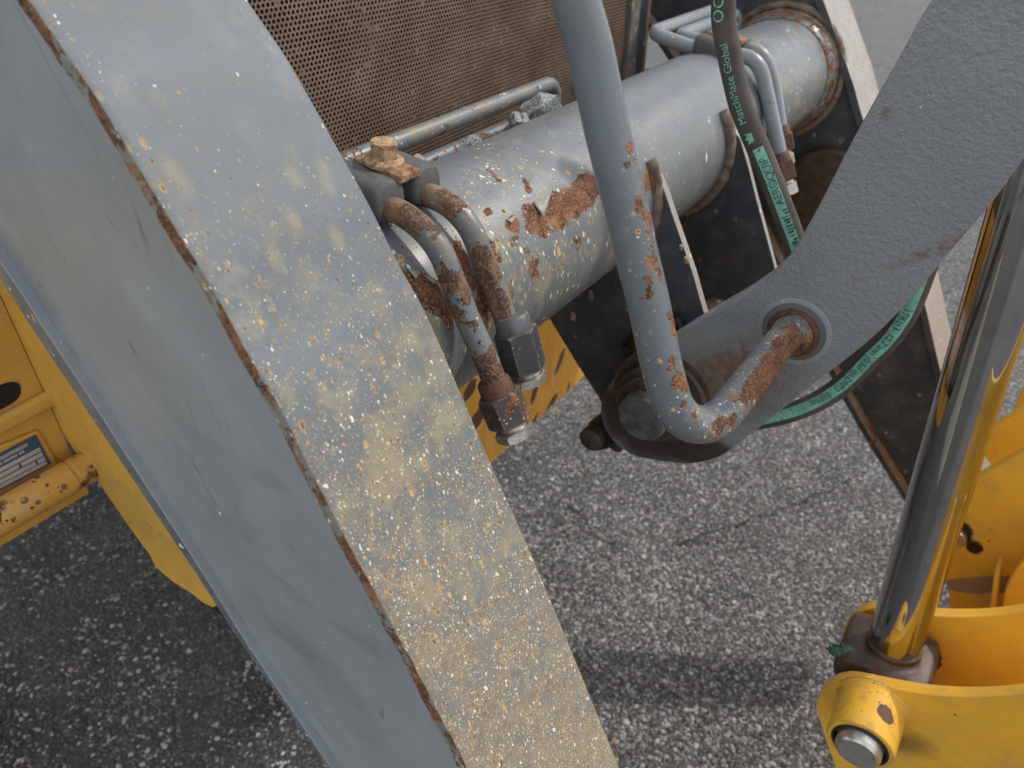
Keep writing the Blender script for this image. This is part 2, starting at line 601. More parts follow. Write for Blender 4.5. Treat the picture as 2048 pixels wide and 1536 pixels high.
        e = g.math('ADD', e, g.math('MULTIPLY', g.math('SUBTRACT', g.noise(1.1 / max(rx, ry), 4, .6), .5), .9))
        if kind_ == 'chip':
            bm_ = g.step(e, .97, 1.0, 1, 0); bc = g.mix(g.noise(300), (.09, .04, .025), (.2, .09, .05))
            height = g.math('SUBTRACT', height, g.math('MULTIPLY', bm_, .8))
        elif kind_ == 'grease':
            bm_ = g.step(e, .7, 1.0, 1, 0); bc = (.022, .014, .008)
        elif kind_ == 'bare':
            bm_ = g.step(e, .85, 1.0, .85, 0); bc = (.24, .20, .16)
        elif kind_ == 'soot':
            bm_ = g.step(e, .55, 1.05, .95, 0); bc = g.mix(g.noise(160, 4), (.020, .015, .011), (.060, .042, .030))
        elif kind_ == 'mud':
            bm_ = g.math('MULTIPLY', g.step(e, .25, 1.1, .85, 0), g.step(g.noise(60, 5, .65), .28, .62, .45, 1)); bc = g.mix(g.noise(200, 4), (.085, .062, .046), (.16, .125, .095))
        elif kind_ == 'rustwash':
            bm_ = g.math('MULTIPLY', g.step(e, .2, 1.1, .8, 0), g.step(g.noise(90, 5, .65), .36, .6)); bc = (.17, .085, .055)
        else:
            bm_ = g.step(e, .2, 1.0, .7, 0); bc = (.09, .055, .03)
        col = g.mix(bm_, col, bc)
        rgh = g.mixf(bm_, rgh, .35 if kind_ == 'grease' else .7)
    if big:
        nz = g.math('ADD', g.noise(28, 5, .65), g.math('MULTIPLY', g.math('SUBTRACT', g.noise(260, 3, .6), .5), .12))
        mb = g.step(nz, 1 - big - .012, 1 - big + .012)
        mask = mb if mask is None else g.math('MAXIMUM', mask, mb)
    if mask is not None:
        rc = rust_color(g, *rust_pal) if rust_pal else rust_color(g)
        col = g.mix(mask, col, rc)
        rgh = g.mixf(mask, rgh, .9)
        pit = g.math('ADD', g.math('MULTIPLY', g.noise(260, 4, .7), 1.1), g.math('MULTIPLY', g.vor(420).outputs['Distance'], .8))
        height = g.mixf(mask, g.math('ADD', height, 2.2), pit)
    return g.out(Base_Color=col, Roughness=rgh, Normal=g.bump(height, .8 if cast else .55, .0016 if cast else .0009), Specular_IOR_Level=spec)

GREY = (.235, .285, .325)
GREY2 = (.205, .245, .275)
m_strip = worn('weathered_grey_paint', (.165, .19, .212), (.135, .157, .175), rough=.55, spec=.3, wear_attr=True, rust_attr=True, near_gain=.1, rust_gain=.75, halo=.3, chip=620, stain=.8, grain=.12, haze=1, over=270,
               axis=(M * .53 - U * .85) / 1.0017, k=.55, stain_col=(.31, .275, .19))
m_side = worn('scuffed_grey_paint', (.315, .35, .37), (.265, .298, .315), rough=.38, wear=.012, chip=260, grain=.07, scratches=1.15, fine=0,
              chip_pal=((.8, .8, .76), (.8, .8, .76), (.1, .1, .1)))
m_lip = worn('flange_grey_paint', (.30, .335, .36), (.26, .29, .32), rough=.4, wear=.05, chip=150, stain=.25)
m_lipedge = worn('flange_edge_paint', (.15, .165, .19), (.12, .135, .155), rough=.4, wear=.06, chip=160, stain=.4)
m_rustedge = worn('rusted_plate_edge', (.22, .235, .225), (.2, .2, .18), rough=.55, big=.53, wear=.3, chip=170, stain=.6)
m_tube = worn('flaking_tube_paint', (.17, .191, .208), (.138, .155, .168), rough=.38, drips=.8, rust_attr=True, wear_attr=True, chip=210, stain=.75, grain=.06,
              axis=U, k=.42, stain_col=(.31, .285, .195))
m_pipe = worn('aged_pipe_paint', (.165, .19, .205), (.13, .15, .162), rough=.38, rust_attr=True, wear=.13, chip=230, stain=.85, stain_col=(.25, .20, .135), near_gain=.05, rust_gain=2.6, big=.43, rust_pal=((.045, .026, .02), (.125, .065, .042), (.27, .165, .10)))
m_pipe_clean = worn('grey_pipe_paint', (.27, .315, .35), (.22, .255, .29), rough=.3, wear=.03, chip=150, stain=.55, stain_col=(.30, .25, .17))
m_rod = worn('grey_rod_paint', (.15, .175, .196), (.128, .15, .168), rough=.36, rust_attr=True, wear_attr=True, chip=260, stain=.25, near_gain=.05, rust_gain=1.5, stain_col=(.30, .26, .19))
m_dark = worn('dirty_shaded_grey_paint', (.05, .062, .08), (.036, .044, .056), rough=.5, wear=.015, dust=.25, fine=0)  # dark copy of the frame paint: shade of recessed faces painted in
m_bright = worn('sunlit_pale_paint', (.34, .34, .33), (.29, .27, .25), rough=.5, wear=.16, chip=220, stain=.8, stain_col=(.33, .26, .19))  # pale copy of the frame paint: sunlight on the edges painted in
m_tan = worn('rust_tan_edge', (.30, .21, .15), (.24, .15, .10), rough=.7, wear=.2, chip=120, big=.4)
YEL = (.86, .49, .045)
m_yellow = worn('yellow_paint', YEL, (.80, .44, .04), rough=.36, grain=.06, wear=.01, chip=240, fine=0, dust=.32, edge=.7, chip_pal=((.12, .06, .02), (.3, .14, .05), (.12, .06, .02)))
m_yellow_old = worn('aged_yellow_paint', (.70, .42, .09), (.60, .34, .07), rough=.45, grain=.08, wear=.02, chip=70, fine=0, dust=.3, chip_pal=((.2, .1, .04), (.25, .12, .05), (.14, .05, .02)))
m_yellow_rusty = worn('rusted_yellow_paint', (.70, .40, .08), (.62, .33, .07), rough=.5, grain=.1, wear=.12, chip=120, fine=1, big=.40, stain=.5, stain_col=(.62, .45, .2), dust=.3, chip_pal=((.22, .11, .05), (.25, .12, .05), (.12, .05, .02)))

def simple(name, col, rough=.5, metal=0, n=0, nscale=60, col2=None, bump=0, bscale=300, spec=.5, bd=.001):
    g = G_(name)
    c = col
    if n: c = g.mix(g.math('MULTIPLY', g.step(g.noise(nscale, 5, .65), .35, .7), n), col, col2 or tuple(q * .5 for q in col))
    kw = dict(Base_Color=c, Roughness=rough, Metallic=metal, Specular_IOR_Level=spec)
    if bump: kw['Normal'] = g.bump(g.noise(bscale, 4, .65), bump, bd)
    return g.out(**kw)

m_rubber = simple('grey_rubber', (.075, .077, .08), .75, n=.6, nscale=120, col2=(.13, .125, .12), bump=.4, bscale=500)
m_hose = simple('brown_black_hose', (.062, .054, .047), .75, n=.7, nscale=30, col2=(.115, .10, .086), bump=.35, bscale=700)
def print_mat(name, c0, lo, hi):
    g = G_(name)
    c = g.mix(g.step(g.noise(60, 4, .6), .35, .7), c0, tuple(q * .7 for q in c0))
    c = g.mix(g.step(g.noise(420, 4, .7), lo, hi), c, (.055, .048, .042))
    return g.out(Base_Color=c, Roughness=.65)
m_green = print_mat('green_print', (.24, .58, .46), .54, .66)
m_black = simple('black_print', (.012, .013, .013), .6, n=.9, nscale=500, col2=(.10, .24, .19))
m_nut_black = worn('worn_black_nut', (.055, .06, .066), (.04, .043, .048), rough=.38, edge=.8, wear=.06, chip=320, stain=.35, stain_col=(.10, .07, .05),
                   chip_pal=((.6, .58, .52), (.2, .12, .07), (.1, .05, .03)))
m_nut_rust = worn('rusty_black_nut', (.05, .05, .053), (.045, .038, .036), rough=.5, edge=.6, wear=.12, chip=300, big=.46, stain=.6, stain_col=(.13, .075, .045))
m_zinc = simple('dull_zinc', (.56, .55, .50), .36, metal=.75, n=.7, nscale=380, col2=(.22, .21, .19), bump=.3, bscale=700)
m_rustbolt = simple('flaky_rust', (.40, .24, .13), .9, n=.95, nscale=150, col2=(.11, .045, .022), bump=1, bscale=330, bd=.002)
m_rustpale = simple('pale_flaky_rust', (.55, .39, .24), .9, n=.95, nscale=210, col2=(.20, .085, .038), bump=1, bscale=380, bd=.002)
m_rustbrown = simple('brown_rust', (.135, .055, .035), .72, n=.8, nscale=170, col2=(.055, .028, .022), bump=.5, bscale=500)
m_weld = simple('rusty_weld', (.24, .19, .15), .75, n=.9, nscale=55, col2=(.10, .045, .028), bump=1.0, bscale=260)
m_grease = simple('black_grease', (.012, .010, .009), .42, n=.6, nscale=140, col2=(.028, .022, .018), bump=.8, bscale=240, bd=.002)
m_greasebrown = simple('brown_greasy_steel', (.075, .054, .040), .5, n=.8, nscale=70, col2=(.016, .012, .010), bump=.6, bscale=260)
m_pin = simple('grey_painted_pin', (.12, .14, .15), .5, n=.85, nscale=70, col2=(.05, .042, .034), bump=.4)
m_pinsteel = simple('zinc_pin', (.62, .61, .56), .3, metal=.8, n=.5, nscale=120, col2=(.36, .34, .29), bump=.15)
m_eye = simple('dark_forged_steel', (.045, .032, .025), .5, n=.9, nscale=55, col2=(.115, .062, .038), bump=.4, bscale=200)
m_greengrease = simple('green_grease', (.012, .085, .05), .25, n=.5, nscale=200, col2=(.2, .3, .25), bump=.8, bscale=300)
m_core = simple('core_and_shade_black', (.012, .011, .010), .8)
m_post = worn('dirty_post_paint', (.17, .165, .155), (.12, .12, .12), rough=.6, wear=.1, chip=70, dust=.6)

def chrome():
    g = G_('chrome_rod')
    ax = None
    film = g.noise(18, 5, .65)
    streak = g.noise(120, 4, .6, vec=g.stretch((.30, -.12, .95), .03))
    r = g.math('ADD', g.step(film, .4, .7, .03, .13), g.step(streak, .5, .75, 0, .07))
    c = g.mix(g.step(film, .45, .75, 0, .55), (.52, .51, .50), (.36, .32, .27))
    c = g.mix(g.step(g.noise(600, 2), .70, .74), c, (.12, .10, .08))
    return g.out(Base_Color=c, Metallic=1.0, Roughness=r)
m_chrome = chrome()

def grille_mat():
    g = G_('rusty_perforated_steel')
    a = g.noise(16, 5, .65); b = g.noise(300, 3, .6)
    c = g.mix(g.step(a, .35, .68), (.115, .080, .057), (.19, .135, .096))
    c = g.mix(g.math('MULTIPLY', g.step(b, .45, .7), .7), c, (.24, .135, .075))
    c = g.mix(g.step(g.noise(13, 3, .6), .60, .76, 0, .5), c, (.07, .055, .046))
    return g.out(Base_Color=c, Roughness=.8, Normal=g.bump(b, .4, .0005))
m_grille = grille_mat()

def asphalt():
    g = G_('asphalt')
    co = g.obj()
    v = g.vor(135, co); v2 = g.vor(300, co)
    r, gg, bb = g.sep(v.outputs['Color'])[:3]
    r2 = g.sep(v2.outputs['Color'])[0]
    d1 = v.outputs['Distance']
    tone = g.math('ADD', g.math('MULTIPLY', g.math('POWER', r, 1.7), .48), .10)
    c = g.mix(gg, (.9, .95, 1.0), (1.0, .93, .86))
    stone = g.mix(1.0, c, tone, 'MULTIPLY')
    small = g.mix(r2, (.05, .05, .05), (.26, .26, .26))
    is_small = g.step(bb, .42, .46)
    c = g.mix(is_small, small, stone)
    edge = g.step(d1, .38, .62)
    c = g.mix(edge, c, (.018, .018, .019))
    pat = g.noise(1.6, 4, .6)
    c = g.mix(g.step(pat, .4, .7, 0, .45), c, g.mix(1.0, c, (.55, .55, .56), 'MULTIPLY'))
    sx_ = g.n('ShaderNodeSeparateXYZ'); g.set(sx_.inputs[0], co)
    left_shade = g.step(g.math('ADD', sx_.outputs[0], g.math('MULTIPLY', g.math('SUBTRACT', g.noise(2.6, 5, .65), .5), 1.1)), -.35, .22, 1, 0)  # shade on the ground left of the machine, painted into the colour
    c = g.mix(g.math('MULTIPLY', left_shade, .75), c, (.022, .021, .020))
    # hairline crack
    crk = g.step(g.math('ABSOLUTE', g.math('SUBTRACT', g.noise(2.2, 4, .55, dist=.4), .5)), 0, .006, 1, 0)
    crk = g.math('MULTIPLY', crk, g.step(g.noise(1.1, 2), .5, .56))
    c = g.mix(g.math('MULTIPLY', crk, .8), c, (.012, .012, .012))
    rust = g.step(g.noise(4.5, 3, .5), .66, .74, 0, .3)
    c = g.mix(rust, c, (.12, .075, .045))
    h = g.math('ADD', g.step(d1, .1, .6, 1, 0), g.math('MULTIPLY', g.step(v2.outputs['Distance'], .1, .6, 1, 0), .45))
    h = g.math('ADD', h, g.math('MULTIPLY', r, .5))
    return g.out(Base_Color=c, Roughness=g.math('ADD', .42, g.math('MULTIPLY', gg, .35)), Normal=g.bump(h, .9, .004), Specular_IOR_Level=.6)
m_asphalt = asphalt()

# ------------------------------------------------------------------ ground
bm = bmesh.new()
bmesh.ops.create_grid(bm, x_segments=8, y_segments=8, size=150)
ground = obj('ground', bm, m_asphalt)
tag(ground, 'grey asphalt of coarse stone with worn bright aggregate', kind='structure')

def aggregate(sp, zlo, zhi, octa, y1):
    """crushed stone standing out of the asphalt near the camera: one mesh of small faceted stones"""
    xs = np.arange(-3.0, 3.4, sp); ys = np.arange(.66, y1, sp * .866)
    X, Y = np.meshgrid(xs, ys)
    X = X + (np.arange(len(ys))[:, None] % 2) * sp / 2
    X = (X + rng.uniform(-.42, .42, X.shape) * sp).ravel(); Y = (Y + rng.uniform(-.42, .42, Y.shape) * sp).ravel()
    px, py, z = proj(np.stack([X, Y, np.zeros_like(X)], 1))
    keep = (px > -70) & (px < 2110) & (py < 1620) & (z >= zlo) & (z < zhi) & (rng.random(len(X)) < .93)
    X, Y = X[keep], Y[keep]
    n = len(X)
    b = bmesh.new()
    if octa:
        vs_ = [b.verts.new(p) for p in ((1, 0, 0), (0, 1, 0), (-1, 0, 0), (0, -1, 0), (0, 0, 1))]
        for i in range(4): b.faces.new((vs_[i], vs_[(i + 1) % 4], vs_[4]))
        b.verts.index_update()
    else:
        bmesh.ops.create_icosphere(b, subdivisions=1, radius=1)
    V = np.array([v.co[:] for v in b.verts]); Fi = np.array([[v.index for v in f.verts] for f in b.faces]); b.free()
    nv, nf = len(V), len(Fi)
    size = rng.gamma(6, 1 / 6, n) * .56 * sp
    size = np.clip(size, .28 * sp, 1.15 * sp)
    R = V[None] * (1 + rng.uniform(-.32, .32, (n, nv)))[..., None]
    R = R * np.stack([rng.uniform(.8, 1.25, n), rng.uniform(.8, 1.25, n), rng.uniform(.45, .8, n)], 1)[:, None, :]
    a = rng.uniform(0, 2 * math.pi, n)
    ca, sa = np.cos(a)[:, None], np.sin(a)[:, None]
    tx = rng.normal(0, .35, n)[:, None]
    x_, y_, z_ = R[..., 0] * ca - R[..., 1] * sa, R[..., 0] * sa + R[..., 1] * ca, R[..., 2]
    z_ = z_ + tx * x_ * .5
    sunk = rng.uniform(-.0022, .0002, n)
    # shallow hollows and rises of the worn surface
    und = np.array([mnoise.noise(Vector((p * 7, q * 7, 0))) for p, q in zip(X, Y)])
    sunk = sunk + und * .0022
    P = np.stack([X[:, None] + x_ * size[:, None], Y[:, None] + y_ * size[:, None], z_ * size[:, None] + sunk[:, None]], -1).reshape(-1, 3)
    Fa = (Fi[None] + (np.arange(n) * nv)[:, None, None]).reshape(-1, 3)
    me = bpy.data.meshes.new('aggregate')
    me.vertices.add(len(P)); me.vertices.foreach_set('co', P.astype(np.float32).ravel())
    me.loops.add(len(Fa) * 3); me.loops.foreach_set('vertex_index', Fa.astype(np.int32).ravel())
    me.polygons.add(len(Fa)); me.polygons.foreach_set('loop_start', np.arange(0, len(Fa) * 3, 3, dtype=np.int32))
    at = me.attributes.new('shade', 'FLOAT', 'POINT'); at.data.foreach_set('value', np.repeat(rng.random(n), nv).astype(np.float32))
    at = me.attributes.new('hue', 'FLOAT', 'POINT'); at.data.foreach_set('value', np.repeat(rng.random(n), nv).astype(np.float32))
    me.update(calc_edges=True)
    return me
def aggregate_mat():
    g = G_('asphalt_aggregate')
    sh, hu = g.attr('shade'), g.attr('hue')
    tone = g.math('ADD', .07, g.math('MULTIPLY', g.math('POWER', sh, 2.2), .34))
    c = g.mix(hu, (.90, .95, 1.0), (1.0, .94, .87))
    c = g.mix(g.step(hu, .955, .96), c, (1.0, .72, .55))
    c = g.mix(1.0, c, tone, 'MULTIPLY')
    # bitumen still coating some stones, in patches
    tar = g.step(g.noise(2.3, 5, .65), .42, .66)
    t2 = g.step(g.noise(160, 3, .6), .40, .60)
    # machine's shade at left painted into the colour, over tarry old asphalt
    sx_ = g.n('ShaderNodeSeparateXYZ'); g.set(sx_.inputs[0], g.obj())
    left_shade = g.step(g.math('ADD', sx_.outputs[0], g.math('MULTIPLY', g.math('SUBTRACT', g.noise(2.6, 5, .65), .5), 1.1)), -.35, .22, 1, 0)
    k_t = g.math('ADD', g.math('ADD', g.math('MULTIPLY', tar, .45), .15), g.math('MULTIPLY', left_shade, .5), clamp=True)
    coat_and_shade = g.math('MULTIPLY', k_t, g.math('ADD', t2, g.math('MULTIPLY', left_shade, .55), clamp=True))
    coat_and_shade = g.math('MULTIPLY', coat_and_shade, g.step(sh, .80, .88, 1, .15))
    c = g.mix(coat_and_shade, c, (.020, .019, .018))
    c = g.mix(g.step(g.noise(4.5, 3, .5), .66, .76, 0, .35), c, (.13, .08, .05))
    return g.out(Base_Color=c, Roughness=g.step(hu, 0, 1, .38, .62, 'LINEAR'), Specular_IOR_Level=.55, Normal=g.bump(g.noise(900, 2), .3, .0006))
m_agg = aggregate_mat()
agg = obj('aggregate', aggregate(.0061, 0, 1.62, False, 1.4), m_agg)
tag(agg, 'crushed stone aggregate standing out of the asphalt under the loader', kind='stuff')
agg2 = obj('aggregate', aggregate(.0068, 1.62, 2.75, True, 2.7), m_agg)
tag(agg2, 'finer looking aggregate of the asphalt farther from the loader arm', kind='stuff')

CRACKS = [[(1360, 1090), (1405, 1072), (1440, 1060), (1480, 1052), (1505, 1036), (1540, 1030), (1562, 1018), (1600, 1008), (1630, 990), (1660, 984), (1700, 960)],
          [(1135, 1010), (1170, 1040), (1190, 1075), (1230, 1090)]]
def ground_at(px, py):
    r_ = ray(px, py); return CAMP + r_ * (CAM_H / -r_[2])
def crack_mesh():
    bm = bmesh.new()
    for cr_ in CRACKS:
        C_ = catmull([ground_at(*p_) for p_ in cr_], .006)
        T_ = np.gradient(C_, axis=0); T_ /= np.linalg.norm(T_, axis=1)[:, None]
        S_ = np.cross(T_, U)
        prev = None
        for i, (p_, s_) in enumerate(zip(C_, S_)):
            w_ = .0022 * max(.15, .8 + 1.6 * mnoise.noise(Vector((i * .14, 5, 0))))
            j_ = s_ * .004 * mnoise.noise(Vector((i * .3, 9, 0)))
            a_ = bm.verts.new(V3(p_ + j_ + s_ * w_ + U * .0046)); b_ = bm.verts.new(V3(p_ + j_ - s_ * w_ + U * .0046))
            if prev: bm.faces.new((prev[0], a_, b_, prev[1]))
            prev = (a_, b_)
    bmesh.ops.recalc_face_normals(bm, faces=bm.faces)
    return bm
obj('crack', crack_mesh(), simple('crack_dirt', (.018, .016, .014), .9, n=.6, nscale=90, col2=(.06, .048, .035)), ground)

# ------------------------------------------------------------------ lift frame: near arm, cross tube, far arm
K = .335 / .42
LI, LO = .305, .189
TM, TU, TR = -.3879, -.3008, .09
inner_px = [(500, 7), (568, 106), (620, 195), (671, 287), (736, 403), (797, 525), (855, 632), (930, 805), (985, 933), (1039, 1053), (1084, 1157), (1130, 1268), (1237, 1529)]
front = [mu(x, y, LI) for x, y in inner_px]
front = [tuple(2.6 * np.array(front[0]) - 1.6 * np.array(front[1]))] + front + [tuple(2.2 * np.array(front[-1]) - 1.2 * np.array(front[-2]))]
front = catmull(front, .004)
LS = LO + .0025
back_px = [(9, 500), (70, 590), (103, 643), (149, 713), (200, 791), (297, 943), (422, 1137), (503, 1268), (600, 1413)]
back = [mu(x, y, LS) for x, y in back_px]
back = [tuple(4 * np.array(back[0]) - 3 * np.array(back[1]))] + back + [tuple(2.5 * np.array(back[-1]) - 1.5 * np.array(back[-2]))]
back = catmull(back, .006)

lift = thing('lift_frame', W(.3, TM, TU - .6), 'weathered blue grey loader lift frame: two arms joined by a peeling cross tube', 'loader frame')
# near arm: side plate with cover plate and rear flange
pts = [W(LS, a, b) for a, b in front] + [W(LS, a, b) for a, b in back[::-1]]
fr_in = front - .004 * np.array([.85, .53])
pts = [W(LS, a, b) for a, b in fr_in] + [W(LS, a, b) for a, b in back[::-1]]
arm = obj('lift_arm', prism(pts, D * .010), m_side, lift)

# cover plate: dense front face carrying the wear attribute
def cover_mesh():
    C = front
    tg = np.gradient(C, axis=0); tg /= np.linalg.norm(tg, axis=1)[:, None]
    nr = np.stack([-tg[:, 1], tg[:, 0]], 1)
    if nr[50] @ np.array([.85, .53]) < 0: nr = -nr
    t = .0095
    rd = .0012
    prof = [(LO, -t), (LO, -t * .5), (LO, -rd), (LO + rd * .3, -rd * .3), (LO + rd, 0)]
    nL = 30
    prof += [(l, 0) for l in np.linspace(LO + rd, LI - rd, nL)[1:-1]]
    prof += [(LI - rd, 0), (LI - rd * .3, -rd * .3), (LI, -rd), (LI, -t)]
    G = np.array([[W(l, C[i, 0] + nr[i, 0] * h, C[i, 1] + nr[i, 1] * h) for l, h in prof] for i in range(len(C))])
    # the two edges are not exactly parallel
    y0_ = proj(G[:, 4])[1]
    dl_ = np.interp(y0_, [0, 300, 500, 800, 950, 1500], [.0014, -.0012, -.0015, -.0034, -.005, -.005])
    for k_, (l, h) in enumerate(prof):
        G[:, k_] += dl_[:, None] * ((LI - l) / (LI - LO)) * D[None]
    # slight raggedness of the flame cut edge
    for i in range(len(C)):
        j = (mnoise.noise(Vector((i * .35, 3.1, 0))) * .0009 + mnoise.noise(Vector((i * .09, 8.1, 0))) * .0011)
        for k_ in range(0, 4):
            G[i, k_] += D * j * (1 if k_ < 3 else .6)
    x, y, z = proj(G)
    w = np.interp(y, [0, 250, 420, 600, 800, 950, 1150, 1350, 1540], [.010, .02, .07, .16, .33, .48, .68, .85, .95])
    ls = np.array([p_[0] for p_ in prof])
    ed = np.minimum(ls - LO + .0036, LI - ls + .0052)
    rustd = np.broadcast_to(ed[None, :], G.shape[:2])
    me = grid_mesh(G, attrs={'wear': w, 'rust': rustd})
    np_ = len(prof)
    mi = np.zeros((len(C) - 1, np_ - 1), int); mi[:, :3] = 1
    me.polygons.foreach_set('material_index', mi.ravel().tolist())
    return me
obj('cover_plate', cover_mesh(), [m_strip, m_rustedge], arm, smooth=40)
t_fl = np.interp(np.linspace(0, 1, len(back)), [0, .3, .5, .75, 1], [.023, .021, .017, .010, .006])
obj('rear_flange', band(back, LS - .0075, LI, t_fl), [m_lip, m_lipedge], arm, bevel=.0012)
obj('inner_web', prism([W(LI - .012, a, b) for a, b in fr_in] + [W(LI - .012, a, b) for a, b in back[::-1]], D * .0115), m_side, arm)

# cross tube
R_POLYS = [
 [(1173, 340), (1193, 348), (1230, 350), (1235, 380), (1197, 393), (1173, 424), (1142, 441), (1108, 466), (1077, 475), (1053, 458), (1043, 430), (1048, 410), (1070, 406), (1087, 432), (1091, 403), (1108, 383), (1135, 372), (1152, 355)],
 [(1012, 444), (1029, 432), (1043, 444), (1036, 461), (1019, 458)],
 [(790, 535), (814, 540), (838, 545), (855, 557), (879, 560), (889, 581), (903, 608), (910, 635), (903, 656), (886, 640), (862, 630), (841, 612), (821, 580)],
 [(903, 482), (923, 485), (941, 526), (958, 570), (985, 635), (978, 656), (958, 608), (930, 553), (910, 512)],
 [(965, 468), (985, 475), (995, 499), (1008, 522), (992, 532), (976, 499)],
 [(1057, 526), (1077, 519), (1081, 540), (1077, 557), (1064, 553)],
 [(1020, 480), (1034, 476), (1030, 492)], [(1045, 498), (1055, 492), (1058, 506)],
 [(972, 330), (985, 340), (1000, 362), (994, 362), (978, 345)],
 [(990, 298), (1004, 300), (1003, 304)], [(1030, 330), (1045, 335), (1040, 342)],
 [(968, 420), (980, 417), (984, 430), (973, 432)], [(944, 362), (962, 356), (962, 366)],
 [(1018, 578), (1026, 575), (1024, 590)], [(1092, 540), (1100, 538), (1098, 556)], [(1118, 545), (1125, 540), (1124, 560)],
 [(1150, 480), (1158, 478), (1156, 500)], [(1047, 360), (1066, 380), (1058, 384)],
 [(1280, 345), (1300, 338), (1312, 350), (1305, 372), (1288, 385)],
]
tubeL = np.linspace(LI - .005, 1.372, 520)
def tube_attrs(G, NR):
    rust = patches(G, NR, R_POLYS)
    x, y, z = proj(G)
    l = (G - CAMP) @ D
    low = np.clip((x - 880) * .43 + (y - 333), -50, 500)      # how far round the tube from its upper outline
    w = np.interp(l, [.33, .45, .66, .74, .95, 1.05, 1.3], [.30, .24, .20, .07, .05, .26, .30])
    w = w * np.interp(low, [0, 60, 200, 330], [.30, .6, 1.0, 1.6])
    return {'rust': rust, 'wear': w * .5}
P = np.array([W(l, TM, TU) for l in tubeL])
tube = obj('cross_tube', sweep(P, TR, 300, ref=U, attrs_fn=tube_attrs), m_tube, lift, smooth=40)

def on_tube(px, py, extra=0):
    rr = ray(px, py)
    # ray / cylinder, in the plane across the tube
    a_, b_ = rr @ M, rr @ U
    A_ = a_ * a_ + b_ * b_; B_ = -(a_ * TM + b_ * TU); C_ = TM ** 2 + TU ** 2 - (TR + extra) ** 2
    t_ = (-B_ - math.sqrt(max(0, B_ * B_ - A_ * C_))) / A_
    return CAMP + rr * t_
def flake(px, tip, lift_, name='paint_flake'):
    base = [on_tube(x, y, .0004) for x, y in px]
    c = sum(base) / len(base)
    t_ = on_tube(*tip, lift_)
    mid = [on_tube((x * .55 + tip[0] * .45), (y * .55 + tip[1] * .45), lift_ * .25) for x, y in px]
    n = len(base)
    P = np.array(base + mid + [t_])
    Fc = [(i, i + 1, n + i + 1, n + i) for i in range(n - 1)] + [(n + i, n + i + 1, 2 * n) for i in range(n - 1)]
    me = bpy.data.meshes.new('f'); me.from_pydata(P.tolist(), [], Fc)
    o = obj(name, me, m_pale_flake, tube, smooth=180)
    so = o.modifiers.new('thick', 'SOLIDIFY'); so.thickness = .0006
    return o
m_pale_flake = simple('peeling_paint', (.33, .33, .29), .55, n=.6, nscale=200, col2=(.24, .22, .17), bump=.4)
flake([(1066, 404), (1076, 400), (1090, 396), (1101, 388)], (1087, 434), .005)
flake([(962, 462), (972, 464), (982, 468), (992, 474)], (984, 486), .004)
flake([(1088, 450), (1098, 458), (1110, 462)], (1098, 446), .003)
flake([(812, 536), (826, 540), (842, 544)], (832, 558), .004)
flake([(846, 550), (862, 556), (880, 556)], (868, 568), .004)
flake([(1012, 440), (1022, 436), (1032, 430)], (1024, 447), .003)
def ring_bead(L, R, r, mat, parent, lump=.25, name='weld_bead', r2=None, t0=0, t1=2 * math.pi):
    pts = []
    ts = np.linspace(t0, t1, 120)
    for t in ts:
        pts.append(W(L, TM + R * math.cos(t), TU + R * math.sin(t)))
    rr = [r * (1 + lump * mnoise.noise(Vector((t * 9, L * 30, 0)))) for t in ts]
    return obj(name, sweep(np.array(pts), rr, 12, ref=D), mat, parent, smooth=60)
ring_bead(1.362, TR + .004, .007, m_weld, tube)
ring_bead(1.368, TR + .016, .006, m_weld, tube)
obj('weld_collar', lathe(W(1.335, TM, TU), D, [(0, TR + .0015), (.004, TR + .0045), (.030, TR + .010), (.036, TR + .012)], 90), m_tube, tube, smooth=40)

# gusset plates below the tube
g1 = [(1262, 330), (1296, 338), (1318, 356), (1330, 385), (1345, 430), (1385, 545), (1412, 640), (1440, 730), (1440, 850), (1380, 905), (1300, 915), (1235, 868), (1197, 795), (1150, 722), (1100, 640), (1075, 600), (1090, 520), (1200, 400)]
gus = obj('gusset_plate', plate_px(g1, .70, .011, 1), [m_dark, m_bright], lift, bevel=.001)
g2 = [(1395, 240), (1440, 252), (1465, 258), (1480, 277), (1497, 335), (1512, 395), (1551, 540), (1600, 700), (1580, 790), (1480, 800), (1390, 760), (1320, 640), (1290, 560), (1290, 420)]
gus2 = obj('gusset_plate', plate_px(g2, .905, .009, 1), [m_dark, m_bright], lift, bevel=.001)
ring_bead(.7, TR + .002, .006, m_weld, gus, t0=math.radians(-120), t1=math.radians(32))
ring_bead(.902, TR + .003, .0075, m_weld, gus2, t0=math.radians(-130), t1=math.radians(35))
wl_ = [(1290, 345), (1296, 352), (1301, 366), (1302, 384)]
obj('weld_bead', sweep(catmull([onL(x, y, .695) for x, y in wl_], .002), .006, 12), m_rustbrown, gus, smooth=60)
wl_ = [(1436, 245), (1441, 256), (1445, 272), (1444, 290)]
obj('weld_bead', sweep(catmull([onL(x, y, .90) for x, y in wl_], .002), .0075, 12), m_weld, gus2, smooth=60)
# little chips sticking on gusset: bent tabs
for (x, y, s) in ((1183, 590, .009), (1147, 633, .008), (1372, 520, .006), (1362, 495, .005)):
    c = onL(x, y, .698)
    bm = box(c, M * .8 - U * .4, U, D, s * .8, s * 1.2, .006)
    obj('spatter', bm, m_rustpale if x < 1160 else m_weld, gus, bevel=.0015)
# spacer tube between gussets
PIN = lmu(onL(1280, 840, .60))
PINM, PINU = PIN[1] * .66 / .60, PIN[2] * .66 / .60
obj('spacer_tube', lathe(W(.7115, PINM, PINU), D, [(0, .052), (.193, .052)], 60), m_tan, lift, smooth=40)

